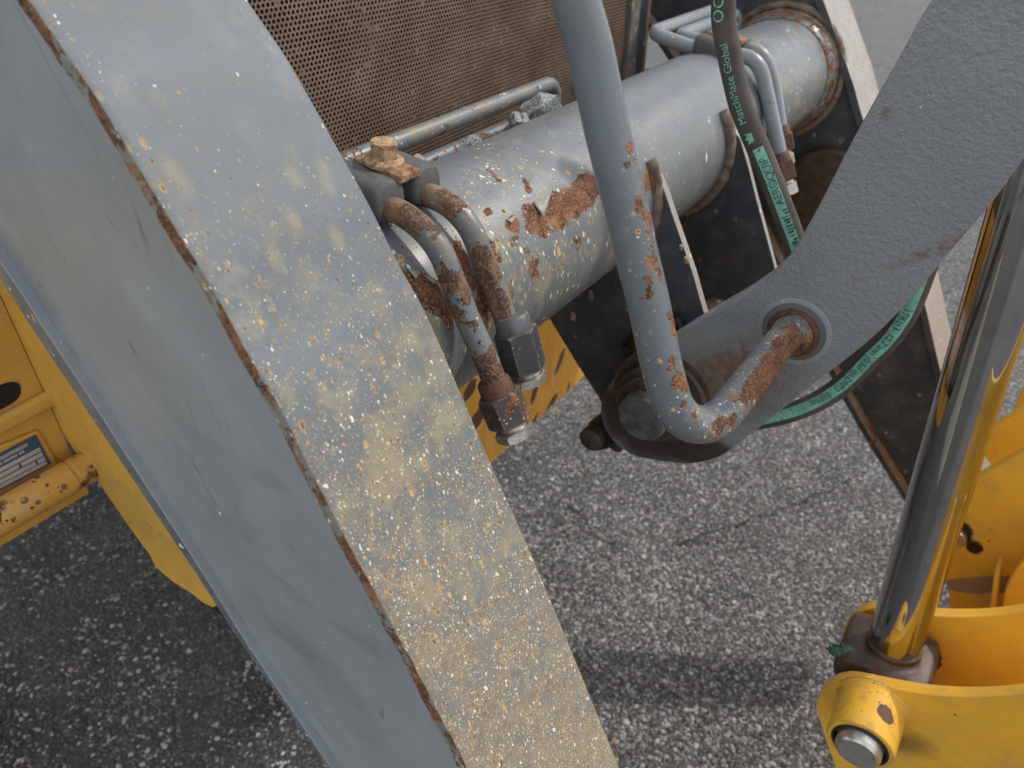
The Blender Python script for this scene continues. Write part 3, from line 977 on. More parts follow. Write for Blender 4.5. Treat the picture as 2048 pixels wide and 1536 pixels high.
# far arm
far_front_px = [(1560, -230), (1610, -90), (1644, 0), (1669, 70), (1704, 168), (1726, 244), (1790, 420), (1845, 600), (1882, 752), (1935, 900), (1990, 1040)]
far_back_px = [(1130, -200), (1200, -110), (1280, 0), (1360, 110), (1470, 310), (1580, 540), (1676, 731), (1743, 853), (1825, 985), (1900, 1100)]
ff = catmull([mu(x, y, 1.37) for x, y in far_front_px], .01)
fb = catmull([mu(x, y, 1.37) for x, y in far_back_px], .01)
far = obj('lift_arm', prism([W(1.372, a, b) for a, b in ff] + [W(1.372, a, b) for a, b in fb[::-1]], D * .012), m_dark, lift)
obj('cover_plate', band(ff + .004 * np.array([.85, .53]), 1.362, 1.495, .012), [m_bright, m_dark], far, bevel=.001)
obj('rear_flange', band(fb, 1.345, 1.390, .012), [m_tan, m_dark], far, bevel=.001)
# round boss on the far arm face
bc = onL(1655, 385, 1.36)
obj('boss', lathe(bc, D, [(-.03, .075), (-.028, .08), (.012, .08)], 60), m_greasebrown, far, smooth=40)

# ------------------------------------------------------------------ hydraulic pipes on the cross tube
def pipe_set(Lp, path_px, rear_u, rear_m, rear_L, r, label, group, nut=None, cap=None, mats=None, rustpolys=(), rust_end=.0):
    root = thing('hydraulic_pipe', W(Lp, TM, TU + TR), label, 'pipe', group)
    fr = [onL(x, y, Lp) for x, y in path_px]
    u0 = lmu(fr[0])[2]
    rear = [W(rear_L + .004, rear_m - .005, rear_u - .14), W(rear_L, rear_m, rear_u), W(Lp, rear_m, rear_u), W(Lp, rear_m + .055, u0 + .001)]
    head = fillet(rear + [fr[0]], [.0, .022, .02, .03, 0], .002)
    tail = catmull(fr, .002)
    P = resample(np.concatenate([head[:-1], tail]), .002)
    sP = np.concatenate([[0], np.cumsum(np.linalg.norm(np.diff(P, axis=0), axis=1))])
    def at(G, NR):
        rust = patches(G, NR, rustpolys)
        return {'rust': rust}
    obj('pipe', sweep(P, r, 32, ref=U, attrs_fn=at), mats, root, smooth=50)
    return root, P

def fit(root, a, b, af, cap_end, caf, nutmat, collar, rot, rotc, ref, rcol):
    ax = b - a; h = np.linalg.norm(ax); ax /= h
    obj('nut_collar', lathe(a - ax * .012, ax, [(0, rcol * .86), (.002, rcol), (.0125, rcol * 1.05)], 32), nutmat if collar is None else collar, root, smooth=40)
    n_ = obj('hex_nut', hexbar(a, ax, h, af, ref, rot), nutmat, root, smooth=28)
    obj('thread_neck', lathe(b, ax, [(-.001, caf * .40), (.006, caf * .40)], 32), m_zinc, root, smooth=40)
    obj('cap_nut', hexbar(b + ax * .0045, ax, np.linalg.norm(cap_end - b) - .0045, caf, ref, rotc), m_zinc, root, smooth=28)
    return n_, ax

p1 = [(770, 415), (800, 425), (830, 445), (860, 474), (884, 510), (903, 556), (920, 600), (936, 640), (964, 700), (986, 755), (998, 788)]
p2 = [(825, 385), (855, 390), (890, 405), (920, 430), (945, 465), (963, 510), (977, 545), (993, 590), (1012, 640), (1024, 665)]
L1, L2 = .362, .402
rp1 = [[(750, 380), (800, 395), (850, 425), (880, 450), (860, 470), (830, 470), (760, 450)], [(905, 440), (925, 470), (905, 480), (880, 450)], [(845, 452), (858, 455), (855, 465), (845, 463)], [(935, 705), (985, 690), (1030, 800), (970, 800)], [(930, 650), (946, 652), (944, 663), (932, 662)]]
rp2 = [[(790, 380), (830, 370), (865, 385), (850, 420), (800, 410)], [(935, 505), (965, 505), (1000, 560), (1050, 700), (1000, 700), (955, 560)]]
pp1, _ = pipe_set(L1, p1, -.258, -.505, .80, .0092, 'left hydraulic pipe with lower rusty hex nut hanging beside the arm', 'hydraulic pipes clamped at the near end of the cross tube', mats=m_pipe, rustpolys=rp1)
pp2, _ = pipe_set(L2, p2, -.229, -.512, .838, .0092, 'right hydraulic pipe ending in a clean black hex nut on the cross tube', 'hydraulic pipes clamped at the near end of the cross tube', mats=m_pipe, rustpolys=rp2)
camref = CAMP - onL(1000, 800, L1)
n1, ax1 = fit(pp1, onL(996, 786, L1), onL(1021, 845, L1), .0300, onL(1033, 874, L1), .0265, m_nut_rust, m_rustbrown, math.radians(22), math.radians(28), camref, .0125)
n2, ax2 = fit(pp2, onL(1029, 658, L2), onL(1051, 738, L2), .0305, onL(1060, 765, L2), .0265, m_nut_black, m_pin, math.radians(22), math.radians(30), camref, .0135)

def clamp_set(L_a, L_b, m0, m1, u0, label, scale=1.0, group='rubber lined pipe clamps on the cross tube'):
    root = thing('pipe_clamp', W((L_a + L_b) / 2, (m0 + m1) / 2, u0 - .012), label, 'pipe clamp', group)
    mm = (m0 + m1) / 2
    for Lc in (L_a, L_b):
        # rounded rubber saddle over the pipe
        prof = []
        for t in np.linspace(0, 2 * math.pi, 28, endpoint=False):
            cx_, sy_ = math.cos(t), math.sin(t)
            q = 2.8
            prof.append((math.copysign(abs(cx_) ** (2 / q), cx_) * .0155 * scale, math.copysign(abs(sy_) ** (2 / q), sy_) * .0145 * scale))
        st = [(m0, .86), (m0 + .0015, .97), (m0 + .004, 1), (m1 - .004, 1.0), (m1 - .0015, .96), (m1, .85)]
        Gd = np.array([[W(Lc + a * k_, mv, u0 + b * k_ + (mv - mm) * -.12) for a, b in prof] for mv, k_ in st])
        me = grid_mesh(Gd, close_u=True)
        bm = bmesh.new(); bm.from_mesh(me); bm.verts.ensure_lookup_table()
        nn = len(prof)
        bm.faces.new([bm.verts[i] for i in range(nn)][::-1]); bm.faces.new([bm.verts[5 * nn + i] for i in range(nn)])
        bmesh.ops.recalc_face_normals(bm, faces=bm.faces); bm.to_mesh(me); bm.free()
        obj('rubber_saddle', me, m_rubber, root, smooth=50)
    Lm = (L_a + L_b) / 2
    up = U - M * .0
    pc = W(Lm, mm + .004, u0 + .013 * scale)
    pl = obj('clamp_plate', box(pc, D, M - U * .12, U + M * .12, .022 * scale, (m1 - m0) * .92, .006), m_rustbolt, root, bevel=.0012)
    bc_ = W(Lm, mm + .002, u0 + .0165 * scale)
    ax = (U + M * .12); ax = ax / np.linalg.norm(ax)
    bo = obj('bolt', hexbar(bc_ + ax * .0035, ax, .0115, .0185 * scale, M, math.radians(12)), m_rustpale, root, smooth=28)
    obj('bolt_flange', lathe(bc_, ax, [(-.001, .0145 * scale), (.0015, .0145 * scale), (.004, .0115 * scale)], 32), m_rustpale, root, smooth=40)
    return root
clamp_set(L1, L2, -.402, -.352, -.194, 'black rubber pipe clamp with rusty bolt beside the speckled arm')

# far pair of pipes
f1 = [(1400, 97), (1440, 106), (1490, 113), (1508, 122), (1522, 142), (1532, 180), (1545, 240), (1556, 290), (1561, 320)]
f2 = [(1430, 88), (1470, 94), (1510, 102), (1530, 120), (1543, 155), (1552, 200), (1560, 250), (1566, 285)]
fp1, _ = pipe_set(1.03, f1, lmu(onL(1400, 97, 1.03))[2] + .012, -.475, 1.30, .0095, 'far hydraulic pipe of the inner bend, its white cap partly behind the hose', 'hydraulic pipes clamped at the far end of the cross tube', mats=m_pipe_clean)
fp2, _ = pipe_set(1.075, f2, lmu(onL(1430, 88, 1.075))[2] + .004, -.455, 1.31, .0095, 'far hydraulic pipe of the outer bend ending in a brown nut and white cap', 'hydraulic pipes clamped at the far end of the cross tube', mats=m_pipe_clean)
fit(fp1, onL(1561, 322, 1.03), onL(1570, 360, 1.03), .030, onL(1577, 388, 1.03), .026, m_rustbrown, m_rustbrown, .5, .4, camref, .013)
fit(fp2, onL(1561, 268, 1.075), onL(1566, 302, 1.075), .030, onL(1573, 328, 1.075), .026, m_rustbrown, m_rustbrown, .5, .4, camref, .013)
cu = lmu(onL(1400, 97, 1.03))
clamp_set(1.03, 1.07, cu[1] - .004, cu[1] + .052, cu[2], 'black rubber pipe clamp half hidden behind the upper hose', 1.1)

# ------------------------------------------------------------------ stones caught between tube and pipes
def stone(c, size, sx, seed, label, mat):
    bm = bmesh.new()
    bmesh.ops.create_icosphere(bm, subdivisions=3, radius=1)
    for v in bm.verts:
        p = v.co.copy()
        q = p + .45 * Vector([mnoise.noise(p * 1.3 + Vector((seed + k * 7, seed, 0))) for k in range(3)])
        # facet it
        for k in range(9):
            r = random.Random(seed * 31 + k)
            n = Vector((r.uniform(-1, 1), r.uniform(-1, 1), r.uniform(-1, 1))).normalized()
            dd = q.dot(n) - .72
            if dd > 0: q -= n * dd * .9
        q += .05 * Vector([mnoise.noise(p * 6 + Vector((k * 3 + seed, 0, 0))) for k in range(3)])
        w = c + D * q.x * size * sx[0] + M * q.y * size * sx[1] + U * q.z * size * sx[2]
        v.co = V3(w)
    o = obj('stone', bm, mat, loc=c, smooth=30)
    return tag(o, label, 'stone', 'stones caught between the cross tube and the pipes')
def stone_mat(nm, a, b, sp=.5):
    g = G_(nm)
    n1_ = g.noise(500, 4, .7)
    c = g.mix(g.step(n1_, .4, .62), a, b)
    return g.out(Base_Color=c, Roughness=.4, Normal=g.bump(g.noise(380, 5, .7), .9, .0015), Specular_IOR_Level=sp)
m_stone = stone_mat('grey_granite', (.09, .10, .10), (.42, .44, .44))
m_stone2 = stone_mat('pinkish_stone', (.22, .18, .16), (.40, .34, .31))
m_stone3 = stone_mat('red_stone', (.26, .10, .07), (.36, .18, .13))
stone(onM(1085, 217, -.470), .027, (1.25, .7, .8), 3, 'large grey stone under the bend of the pipes above the cross tube', m_stone)
stone(onM(1040, 248, -.468), .015, (.9, .8, 1.1), 5, 'small grey stone second from the bend of the pipes', m_stone)
stone(onM(942, 290, -.462), .014, (1.2, .8, .9), 8, 'grey stone showing below the middle of the rear pipes', m_stone)
stone(onM(833, 330, -.445), .011, (.9, .8, 1.1), 11, 'pinkish stone behind the rubber pipe clamp', m_stone2)
stone(onM(1063, 243, -.470), .009, (1.0, .7, .7), 13, 'tiny red stone between the two grey stones', m_stone3)

# ------------------------------------------------------------------ perforated grille
GM = -.60
gr = thing('radiator_grille', W(.8, GM, -.55), 'rusty brown perforated steel grille behind the cross tube', 'grille')
def grille_mesh():
    pitch = .0054; t = .001
    l0, l1, u0, u1 = .40, 1.205, -.42, .0
    verts, faces = [], []
    dy = pitch * math.sqrt(3) / 2
    rows = int((u1 - u0) / dy)
    cols = int((l1 - l0) / pitch)
    ang = [math.pi / 6 + i * math.pi / 3 for i in range(6)]
    hx = pitch / math.sqrt(3)
    for j in range(rows):
        for i in range(cols):
            cl = l0 + i * pitch + (pitch / 2 if j % 2 else 0)
            cu_ = u0 + j * dy
            b0 = len(verts)
            nz_ = mnoise.noise(Vector((cl * 14, cu_ * 14, 2.0)))
            rad = .00198 * (1 + .05 * random.uniform(-1, 1)) * (1 - .25 * max(0, nz_))
            if random.random() < .012 + max(0, nz_ - .35) * .9: rad *= random.uniform(.15, .7)
            for a in ang: verts.append((cl + hx * math.cos(a), cu_ + hx * math.sin(a), 0))
            for a in ang: verts.append((cl + rad * math.cos(a), cu_ + rad * math.sin(a), 0))
            for a in ang: verts.append((cl + rad * math.cos(a), cu_ + rad * math.sin(a), -t))
            for k in range(6):
                q = (k + 1) % 6
                faces.append((b0 + k, b0 + q, b0 + 6 + q, b0 + 6 + k))
                faces.append((b0 + 6 + k, b0 + 6 + q, b0 + 12 + q, b0 + 12 + k))
    V = np.array(verts)
    bend = .006 * np.sin(V[:, 0] * 9) * np.sin(V[:, 1] * 11 + 1)
    Pw = CAMP + V[:, :1] * D + (GM + V[:, 2:3] + bend[:, None]) * M + V[:, 1:2] * U
    me = bpy.data.meshes.new('sheet')
    me.from_pydata(Pw.tolist(), [], faces)
    return me
obj('perforated_sheet', grille_mesh(), m_grille, gr)
obj('radiator_core', prism([W(.36, GM - .022, -.5), W(1.25, GM - .022, -.5), W(1.25, GM - .022, .06), W(.36, GM - .022, .06)], -M * .05), m_core, gr)
obj('frame_post', prism([W(1.193, GM + .012, -.5), W(1.225, GM + .012, -.5), W(1.225, GM + .012, .06), W(1.193, GM + .012, .06)], -M * .03), m_post, gr, bevel=.002)
obj('frame_post', prism([W(1.226, GM + .004, -.5), W(1.268, GM + .004, -.5), W(1.268, GM + .004, .06), W(1.226, GM + .004, .06)], -M * .20), [m_dark], gr, bevel=.002)
obj('frame_edge', prism([W(1.269, GM + .006, -.5), W(1.277, GM + .006, -.5), W(1.277, GM + .006, .06), W(1.269, GM + .006, .06)], -M * .20), m_tan, gr, bevel=.002)
obj('frame_post', prism([W(.372, GM + .014, -.5), W(.400, GM + .014, -.5), W(.400, GM + .014, .06), W(.372, GM + .014, .06)], -M * .03), m_post, gr, bevel=.002)

# ------------------------------------------------------------------ tilt lever with pivot pin
LL, LT = .640, .034
pc_px = proj(W(LL, PINM, PINU))[:2]
up_edge = [(2210, -330), (2050, -200), (1935, -90), (1859, 0), (1802, 108), (1754, 190), (1697, 294), (1640, 408), (1602, 475), (1583, 508), (1536, 558), (1486, 593), (1416, 633), (1354, 671), (1290, 712), (1240, 738)]
lo_edge = [(1198, 800), (1203, 850), (1226, 886), (1262, 912), (1303, 921), (1340, 926), (1380, 930), (1440, 917), (1487, 880), (1533, 845), (1580, 807), (1638, 760), (1697, 716), (1750, 672), (1794, 628), (1838, 582), (1873, 535), (1946, 450), (1987, 403), (2045, 320), (2150, 180), (2300, 0)]
lever = thing('tilt_lever', W(LL, PINM, PINU), 'rough dark grey cast tilt lever crossing from upper right to the greasy pivot pin', 'lever')
poly = up_edge + lo_edge
lvb = W(LL, PINM, PINU)
m_ring = worn('smooth_ring_paint', (.29, .31, .325), (.25, .27, .285), rough=.4, wear=.04, chip=420, fine=0)
m_rod_rust = worn('rusted_rod_paint', (.23, .25, .26), (.2, .2, .2), rough=.6, wear=.4, chip=300, big=.5, stain=.9)
m_lever = worn('cast_lever_paint', (.255, .275, .29), (.225, .243, .257), rough=.42, edge=.6, wear=.010, chip=420, cast=1.5, grain=.1, fine=0, dust=.10,
               chip_pal=((.75, .75, .72), (.7, .6, .45), (.3, .16, .08)),
               blobs=[(onL(1290, 850, LL) - lvb, .085, .065, .3, 'soot'), (onL(1400, 900, LL) - lvb, .075, .03, .2, 'soot'),
                      (onL(1440, 780, LL) - lvb, .105, .06, .5, 'mud'), (onL(1440, 770, LL) - lvb, .075, .04, .5, 'rustwash'), (onL(1490, 720, LL) - lvb, .05, .03, .5, 'rustwash'),
                      (onL(1930, 480, LL) - lvb, .10, .008, .66, 'rustwash'), (onL(1775, 226, LL) - lvb, .006, .006, 0, 'rustwash')])
poly = [proj(onL(*p_, LL))[:2] for p_ in poly]
poly = smooth_poly(poly, 2)
lev = obj('lever_plate', plate_px(poly, LL, LT), m_lever, lever, bevel=.0025, segs=3)
bo_px = (1587, 664)
bw = onL(bo_px[0], bo_px[1], LL)
obj('boss_ring', lathe(bw, -D, [(-.001, .0345), (.0003, .0345), (.0008, .0335), (.0008, .0295), (-.0003, .0290)], 64), m_ring, lever, smooth=30)
pw = W(LL, PINM, PINU)
pin_px = onL(1280, 840, LL - .055)
pq = lmu(pin_px)
pw = W(LL, pq[1], pq[2])
obj('pivot_collar', lathe(pw, -D, [(-.01, .056), (.010, .056), (.013, .053), (.013, .046), (.024, .045), (.026, .043)], 64), m_greasebrown, lever, smooth=30)
obj('pivot_washer', lathe(pw, -D, [(.026, .038), (.036, .038), (.040, .0345), (.040, .0285)], 64), m_greasebrown, lever, smooth=30)
obj('pivot_pin', lathe(pw, -D, [(.03, .0275), (.052, .0275), (.0545, .0255), (.055, .0), ], 64), m_pin, lever, smooth=30)
# bolt head beside the pin
bb_ = onL(1188, 872, LL + .005)
obj('retaining_bolt', lathe(bb_, -D, [(-.03, .012), (0, .0155), (.010, .0155), (.013, .012), (.0135, 0)], 24), m_greasebrown, lever, smooth=40)
obj('retaining_tab', prism([onL(x, y, LL + .012) for x, y in ((1172, 850), (1225, 812), (1250, 860), (1215, 900), (1190, 905))], D * .02), m_grease, lever, bevel=.004)
# lumps of dirty grease round the collar
def lump_mesh(pts, rr, seed, amp=.5):
    bm = bmesh.new()
    for c, r in zip(pts, rr):
        b2 = bmesh.new(); bmesh.ops.create_icosphere(b2, subdivisions=3, radius=1)
        for v in b2.verts:
            n_ = 1 + amp * mnoise.noise(v.co * 1.7 + Vector((seed, c[0] * 40, c[1] * 40))) + amp * .5 * mnoise.noise(v.co * 5 + Vector((seed, 0, 0)))
            v.co = V3(np.asarray(c) + (D * v.co.x * .45 + M * v.co.y + U * v.co.z) * r * n_)
        me_ = bpy.data.meshes.new('t'); b2.to_mesh(me_); b2.free()
        bm.from_mesh(me_); bpy.data.meshes.remove(me_)
    return bm
pvm, pvu = pq[1], pq[2]
ga = np.linspace(math.radians(95), math.radians(215), 70)
gP = np.array([W(.688, pvm + (.062 + .006 * mnoise.noise(Vector((t * 3, 1, 0)))) * math.cos(t), pvu + (.062 + .006 * mnoise.noise(Vector((t * 3, 4, 0)))) * math.sin(t)) for t in ga])
gme = sweep(gP, [.013 * (1 + .35 * mnoise.noise(Vector((t * 5, 2, 0)))) * max(.15, math.sin((t - ga[0]) / (ga[-1] - ga[0]) * math.pi)) ** .5 for t in ga], 26, ref=D)
for v in gme.vertices:
    nn = Vector([mnoise.noise(v.co * 130 + Vector((k_ * 9, 0, 0))) for k_ in range(3)])
    n2 = Vector([mnoise.noise(v.co * 330 + Vector((k_ * 5, 3, 0))) for k_ in range(3)])
    v.co += nn * .0045 + n2 * .002
obj('grease', gme, m_grease, lever, smooth=180)
gp = [(1215, 872), (1232, 890)]
obj('grease', lump_mesh([onL(x, y, .66) for x, y in gp], [.010, .010], 9.3, .25), m_greasebrown, lever, smooth=180)

# ------------------------------------------------------------------ bent rod on the lever
rod = thing('bent_rod', bw, 'grey round steel rod bent in a V with rust streaks down its right side', 'rod')
rp = [(1128, -120, .425), (1152, 0, .437), (1181, 102, .447), (1217, 273, .462), (1259, 444, .478), (1271, 500, .484), (1296, 602, .495), (1317, 705, .506), (1333, 770, .514)]
rp2_ = [(1349, 815, .522), (1376, 843, .531), (1410, 848, .543), (1442, 832, .556)]
rp3_ = [(1474, 795, .580), (1516, 742, .618), (1562, 683, .660), (1592, 655, .690)]
RP = catmull([onZ(*q) for q in rp + rp2_ + rp3_], .002)
rod_polys = [
 [(1272, 389), (1286, 393), (1294, 424), (1306, 471), (1320, 526), (1329, 575), (1316, 560), (1303, 505), (1290, 462), (1276, 417)],
 [(1337, 623), (1347, 625), (1353, 650), (1350, 672), (1339, 665)], [(1335, 728), (1345, 718), (1366, 735), (1374, 765), (1366, 800), (1352, 775), (1340, 750)],
 [(1362, 800), (1372, 812), (1366, 826), (1358, 815)], [(1292, 560), (1302, 556), (1304, 572), (1294, 575)], [(1294, 588), (1304, 585), (1303, 604), (1295, 602)],
 [(1256, 290), (1262, 285), (1264, 300)], [(1262, 330), (1266, 325), (1268, 340)], [(1245, 282), (1250, 280), (1250, 288)],
 [(1480, 790), (1510, 735), (1548, 680), (1585, 640), (1620, 690), (1580, 735), (1530, 795), (1500, 812)],
 [(1425, 850), (1450, 835), (1475, 830), (1465, 850), (1440, 868)], [(1490, 770), (1500, 760), (1505, 772)], [(1385, 832), (1392, 828), (1392, 840)],
 [(1460, 800), (1470, 795), (1468, 808)],
]
def rod_attrs(G, NR):
    x, y, z = proj(G)
    w = np.interp(y, [0, 250, 500, 700, 800], [.004, .006, .012, .025, .07]) + np.interp(x, [1380, 1450, 1600], [0, .35, .5]) * (y > 600)
    return {'rust': patches(G, NR, rod_polys), 'wear': w}
obj('rod', sweep(RP, .0142, 56, attrs_fn=rod_attrs), m_rod, rod, smooth=60)
ca = onL(1572, 668, LL - .014); ax_ = D
obj('weld_collar', lathe(bw, -D + M * .05, [(-.001, .0200), (.004, .0195), (.010, .0185), (.013, .0178), (.0155, .016), (.016, .014)], 48), m_rod_rust, rod, smooth=40)
m_disc = worn('boss_disc_paint', (.15, .165, .18), (.125, .14, .15), rough=.42, wear=.03, chip=420, fine=0, blobs=[((0, 0, 0), .027, .024, 0, 'rustwash'), (tuple(-M * .008 - U * .008), .024, .02, .5, 'rustwash'), (tuple(M * .012 - U * .012), .02, .016, 0, 'rustwash')])
obj('boss_disc', lathe(bw, -D, [(-.0005, .0292), (.0016, .0285), (.0018, .0140)], 64), m_disc, rod, smooth=40)
bpts = [W(*(np.array(lmu(bw)) + np.array([-.0025, .0205 * math.cos(t), .0205 * math.sin(t)]))) for t in np.linspace(0, 2 * math.pi, 60)]
obj('weld_bead', sweep(np.array(bpts), [.0038 * (1 + .35 * mnoise.noise(Vector((i_ * .5, 7, 0)))) for i_ in range(60)], 10, ref=D), m_rustbrown, rod, smooth=60)

# ------------------------------------------------------------------ hoses with print
def text_mesh(s, size):
    cu_ = bpy.data.curves.new('txt', 'FONT')
    cu_.body = s; cu_.size = size; cu_.resolution_u = 3
    o = bpy.data.objects.new('txt', cu_); COL.objects.link(o)
    dg = bpy.context.evaluated_depsgraph_get()
    me = bpy.data.meshes.new_from_object(o.evaluated_get(dg))
    bpy.data.objects.remove(o); bpy.data.curves.remove(cu_)
    bm = bmesh.new(); bm.from_mesh(me)
    bmesh.ops.triangulate(bm, faces=bm.faces)
    for _ in range(3):
        es = [e for e in bm.edges if e.calc_length() > size * .14]
        if not es: break
        bmesh.ops.subdivide_edges(bm, edges=es, cuts=1)
        bmesh.ops.triangulate(bm, faces=bm.faces)
    V = np.array([v.co[:2] for v in bm.verts]); Fc = [[v.index for v in f.verts] for f in bm.faces]
    bm.free(); bpy.data.meshes.remove(me)
    return V, Fc

class Wrap:
    """wraps flat print onto a swept round path; angle 0 is the side that carries the print"""
    def __init__(self, P, r, sgn):
        self.P, self.r, self.sgn = P, r, sgn
        T = np.gradient(P, axis=0); T /= np.linalg.norm(T, axis=1)[:, None]
        N = CAMP - P; N = N - (N * T).sum(1)[:, None] * T; N /= np.linalg.norm(N, axis=1)[:, None]
        self.T, self.N = T, N
        self.Up = np.cross(N, T * sgn)
        self.s = np.concatenate([[0], np.cumsum(np.linalg.norm(np.diff(P, axis=0), axis=1))])
    def s_at(self, px, py):
        x, y, z = proj(self.P)
        return self.s[int(np.argmin((x - px) ** 2 + (y - py) ** 2))]
    def put(self, V, s0, h, lift_=.00025):
        ss = s0 + self.sgn * V[:, 0]
        th = (V[:, 1] + h) / self.r
        I = lambda A: np.stack([np.interp(ss, self.s, A[:, k]) for k in range(3)], 1)
        p, n, u = I(self.P), I(self.N), I(self.Up)
        return p + (self.r + lift_) * (n * np.cos(th)[:, None] + u * np.sin(th)[:, None])
def mesh_of(P, Fc):
    me = bpy.data.meshes.new('p'); me.from_pydata(P.tolist(), [], Fc); return me
def strip_grid(s0, s1, h0, h1, n=60, k=6):
    xs = np.linspace(s0, s1, n); hs = np.linspace(h0, h1, k)
    V = np.array([(x, h) for x in xs for h in hs])
    Fc = [(i * k + j, (i + 1) * k + j, (i + 1) * k + j + 1, i * k + j + 1) for i in range(n - 1) for j in range(k - 1)]
    return V, Fc

hose_px = [(1449, -70), (1447, 0), (1447, 34), (1451, 68), (1458, 102), (1464, 137), (1480, 205), (1495, 245), (1514, 290), (1536, 342), (1562, 410), (1587, 478), (1625, 590), (1660, 690)]
HL = np.linspace(.690, .705, len(hose_px))
HP = catmull([onL(x, y, l) for (x, y), l in zip(hose_px, HL)], .0025)
HR = .0106
h1 = thing('hydraulic_hose', HP[-1], 'brownish black hose printed in green lettering hanging in front of the cross tube', 'hose')
hw = [HR * (1 + .015 * mnoise.noise(Vector((i * .12, 0, 0)))) for i in range(len(HP))]
obj('hose', sweep(HP, hw, 36), m_hose, h1, smooth=60)
wr = Wrap(HP, HR * 1.012, -1)
def put_text(wr_, parent, s, size, pxy, h, mat, name='lettering', sx=1.0, lift_=.00025):
    V, Fc = text_mesh(s, size)
    V = V * np.array([sx, 1])
    return obj(name, mesh_of(wr_.put(V, wr_.s_at(*pxy), h, lift_), Fc), mat, parent)
put_text(wr, h1, 'MatchMate Global', .0098, (1500, 240), .0005, m_green, sx=1.0)
put_text(wr, h1, 'OC', .0135, (1450, 42), .0000, m_green)
V, Fc = strip_grid(0, wr.s_at(1640, 640) - wr.s_at(1512, 292), -.0045, .0055)
obj('print_band', mesh_of(wr.put(V, wr.s_at(1640, 640), 0), Fc), m_green, h1)
put_text(wr, h1, 'AEROQUIP', .0098, (1560, 405), -.0032, m_black, lift_=.0006)
# the end of the print is smeared beyond reading: irregular black dabs
rd_ = random.Random(3)
sA, sB = wr.s_at(1563, 415), wr.s_at(1625, 590)
vv, ff_ = [], []
while sA < sB:
    w_ = rd_.uniform(.0008, .0026)
    V, Fc = strip_grid(sA, sA + w_, rd_.uniform(-.0042, -.0025), rd_.uniform(-.0005, .0035), n=3, k=4)
    ff_ += [tuple(q_ + sum(len(a) for a in vv) for q_ in f_) for f_ in Fc]
    vv.append(wr.put(np.stack([-(V[:, 0] - 0), V[:, 1]], 1), 0, 0, .0006))
    sA += w_ + rd_.uniform(.0004, .0022)
obj('smeared_print', mesh_of(np.concatenate(vv), ff_), m_black, h1)
# crown mark
cr = np.array([(0, 0), (.008, 0), (.0095, .007), (.0065, .0045), (.004, .0075), (.0015, .0045), (-.0015, .007)])
bm = bmesh.new(); bm.faces.new([bm.verts.new((a, b, 0)) for a, b in cr]); bmesh.ops.triangulate(bm, faces=bm.faces)
for _ in range(2):
    bmesh.ops.subdivide_edges(bm, edges=bm.edges[:], cuts=1); bmesh.ops.triangulate(bm, faces=bm.faces)
bm.verts.index_update()
V = np.array([v.co[:2] for v in bm.verts]); Fc = [[v.index for v in f.verts] for f in bm.faces]; bm.free()
obj('crown_mark', mesh_of(wr.put(V, wr.s_at(1508, 276), .0005), Fc), m_green, h1)

low_px = [(1866, 480), (1848, 535), (1832, 580), (1810, 630), (1777, 678), (1740, 715), (1697, 759), (1664, 785), (1624, 808), (1574, 827), (1512, 841), (1440, 845), (1370, 840)]
LPts = catmull([onL(x, y, .698) for x, y in low_px], .0025)
h2 = thing('hydraulic_hose', LPts[-1], 'black hose with green printed band curving out below the dark lever', 'hose')
obj('hose', sweep(LPts, .0108, 36), m_hose, h2, smooth=60)
wr2 = Wrap(LPts, .0109, 1)
V, Fc = strip_grid(0, wr2.s_at(1520, 841) - wr2.s_at(1850, 530), -.0055, .0058, n=90)
obj('print_band', mesh_of(wr2.put(V, wr2.s_at(1850, 530), 0), Fc), m_green, h2)
put_text(wr2, h2, '17R1-3  12.7 mm (0.50 in) DN12   310 bar', .0088, (1822, 605), -.0030, m_black, sx=.97, lift_=.0006)

# ------------------------------------------------------------------ tilt cylinder rod
CL = .70
cyl = thing('tilt_cylinder', onL(1760, 1400, CL), 'polished chrome cylinder rod with dark forged eye in the yellow clevis', 'cylinder')
pb = onL(1788, 1290, CL)
pa = onZ(1964.5, 700, proj(pb)[2] / 1.215)
axr = pb - pa; axr /= np.linalg.norm(axr)
z_b = proj(pb)[2]
RR = 49 * z_b / F
pa2 = pa - axr * .55
obj('piston_rod', lathe(pa2, axr, [(0, RR), (np.linalg.norm(pb - pa2), RR), (np.linalg.norm(pb - pa2) + .004, RR * .97)], 96), m_chrome, cyl, smooth=40)
eye = onL(1765, 1360, CL)
obj('rod_neck', lathe(pb - axr * .004, axr, [(0, RR * 1.0), (.001, RR * 1.045), (.006, RR * 1.05), (.0075, RR * 1.0), (.010, RR * 1.02), (.0125, RR * 1.16), (.0155, RR * 1.42), (.022, RR * 1.55)], 64), m_eye, cyl, smooth=60)
# eye: rounded block on the pin axis
PX = lmu(onL(1716, 1500, .565))
ec = W(CL, PX[1], PX[2])
EW = .085
prof = []
er = .052
amu = np.array([axr @ M, axr @ U]); amu /= np.linalg.norm(amu)
for t in np.linspace(0, 2 * math.pi, 40, endpoint=False):
    v_ = np.array([math.cos(t), math.sin(t)])
    q_ = -(v_ @ amu) * er
    if q_ > .020: v_ = v_ + amu * (q_ - .020) * .82 / er
    prof.append((v_[0], v_[1]))
Gd = []
for l, k_ in ((-.5, .86), (-.47, .95), (-.40, 1.0), (.40, 1.0), (.47, .95), (.5, .86)):
    Gd.append([W(CL + EW * l, PX[1] + a * er * k_, PX[2] + b * er * k_) for a, b in prof])
me = grid_mesh(np.array(Gd), close_u=True)
bm = bmesh.new(); bm.from_mesh(me); bm.verts.ensure_lookup_table()
bm.faces.new([bm.verts[i] for i in range(40)]); bm.faces.new([bm.verts[200 + i] for i in range(40)])
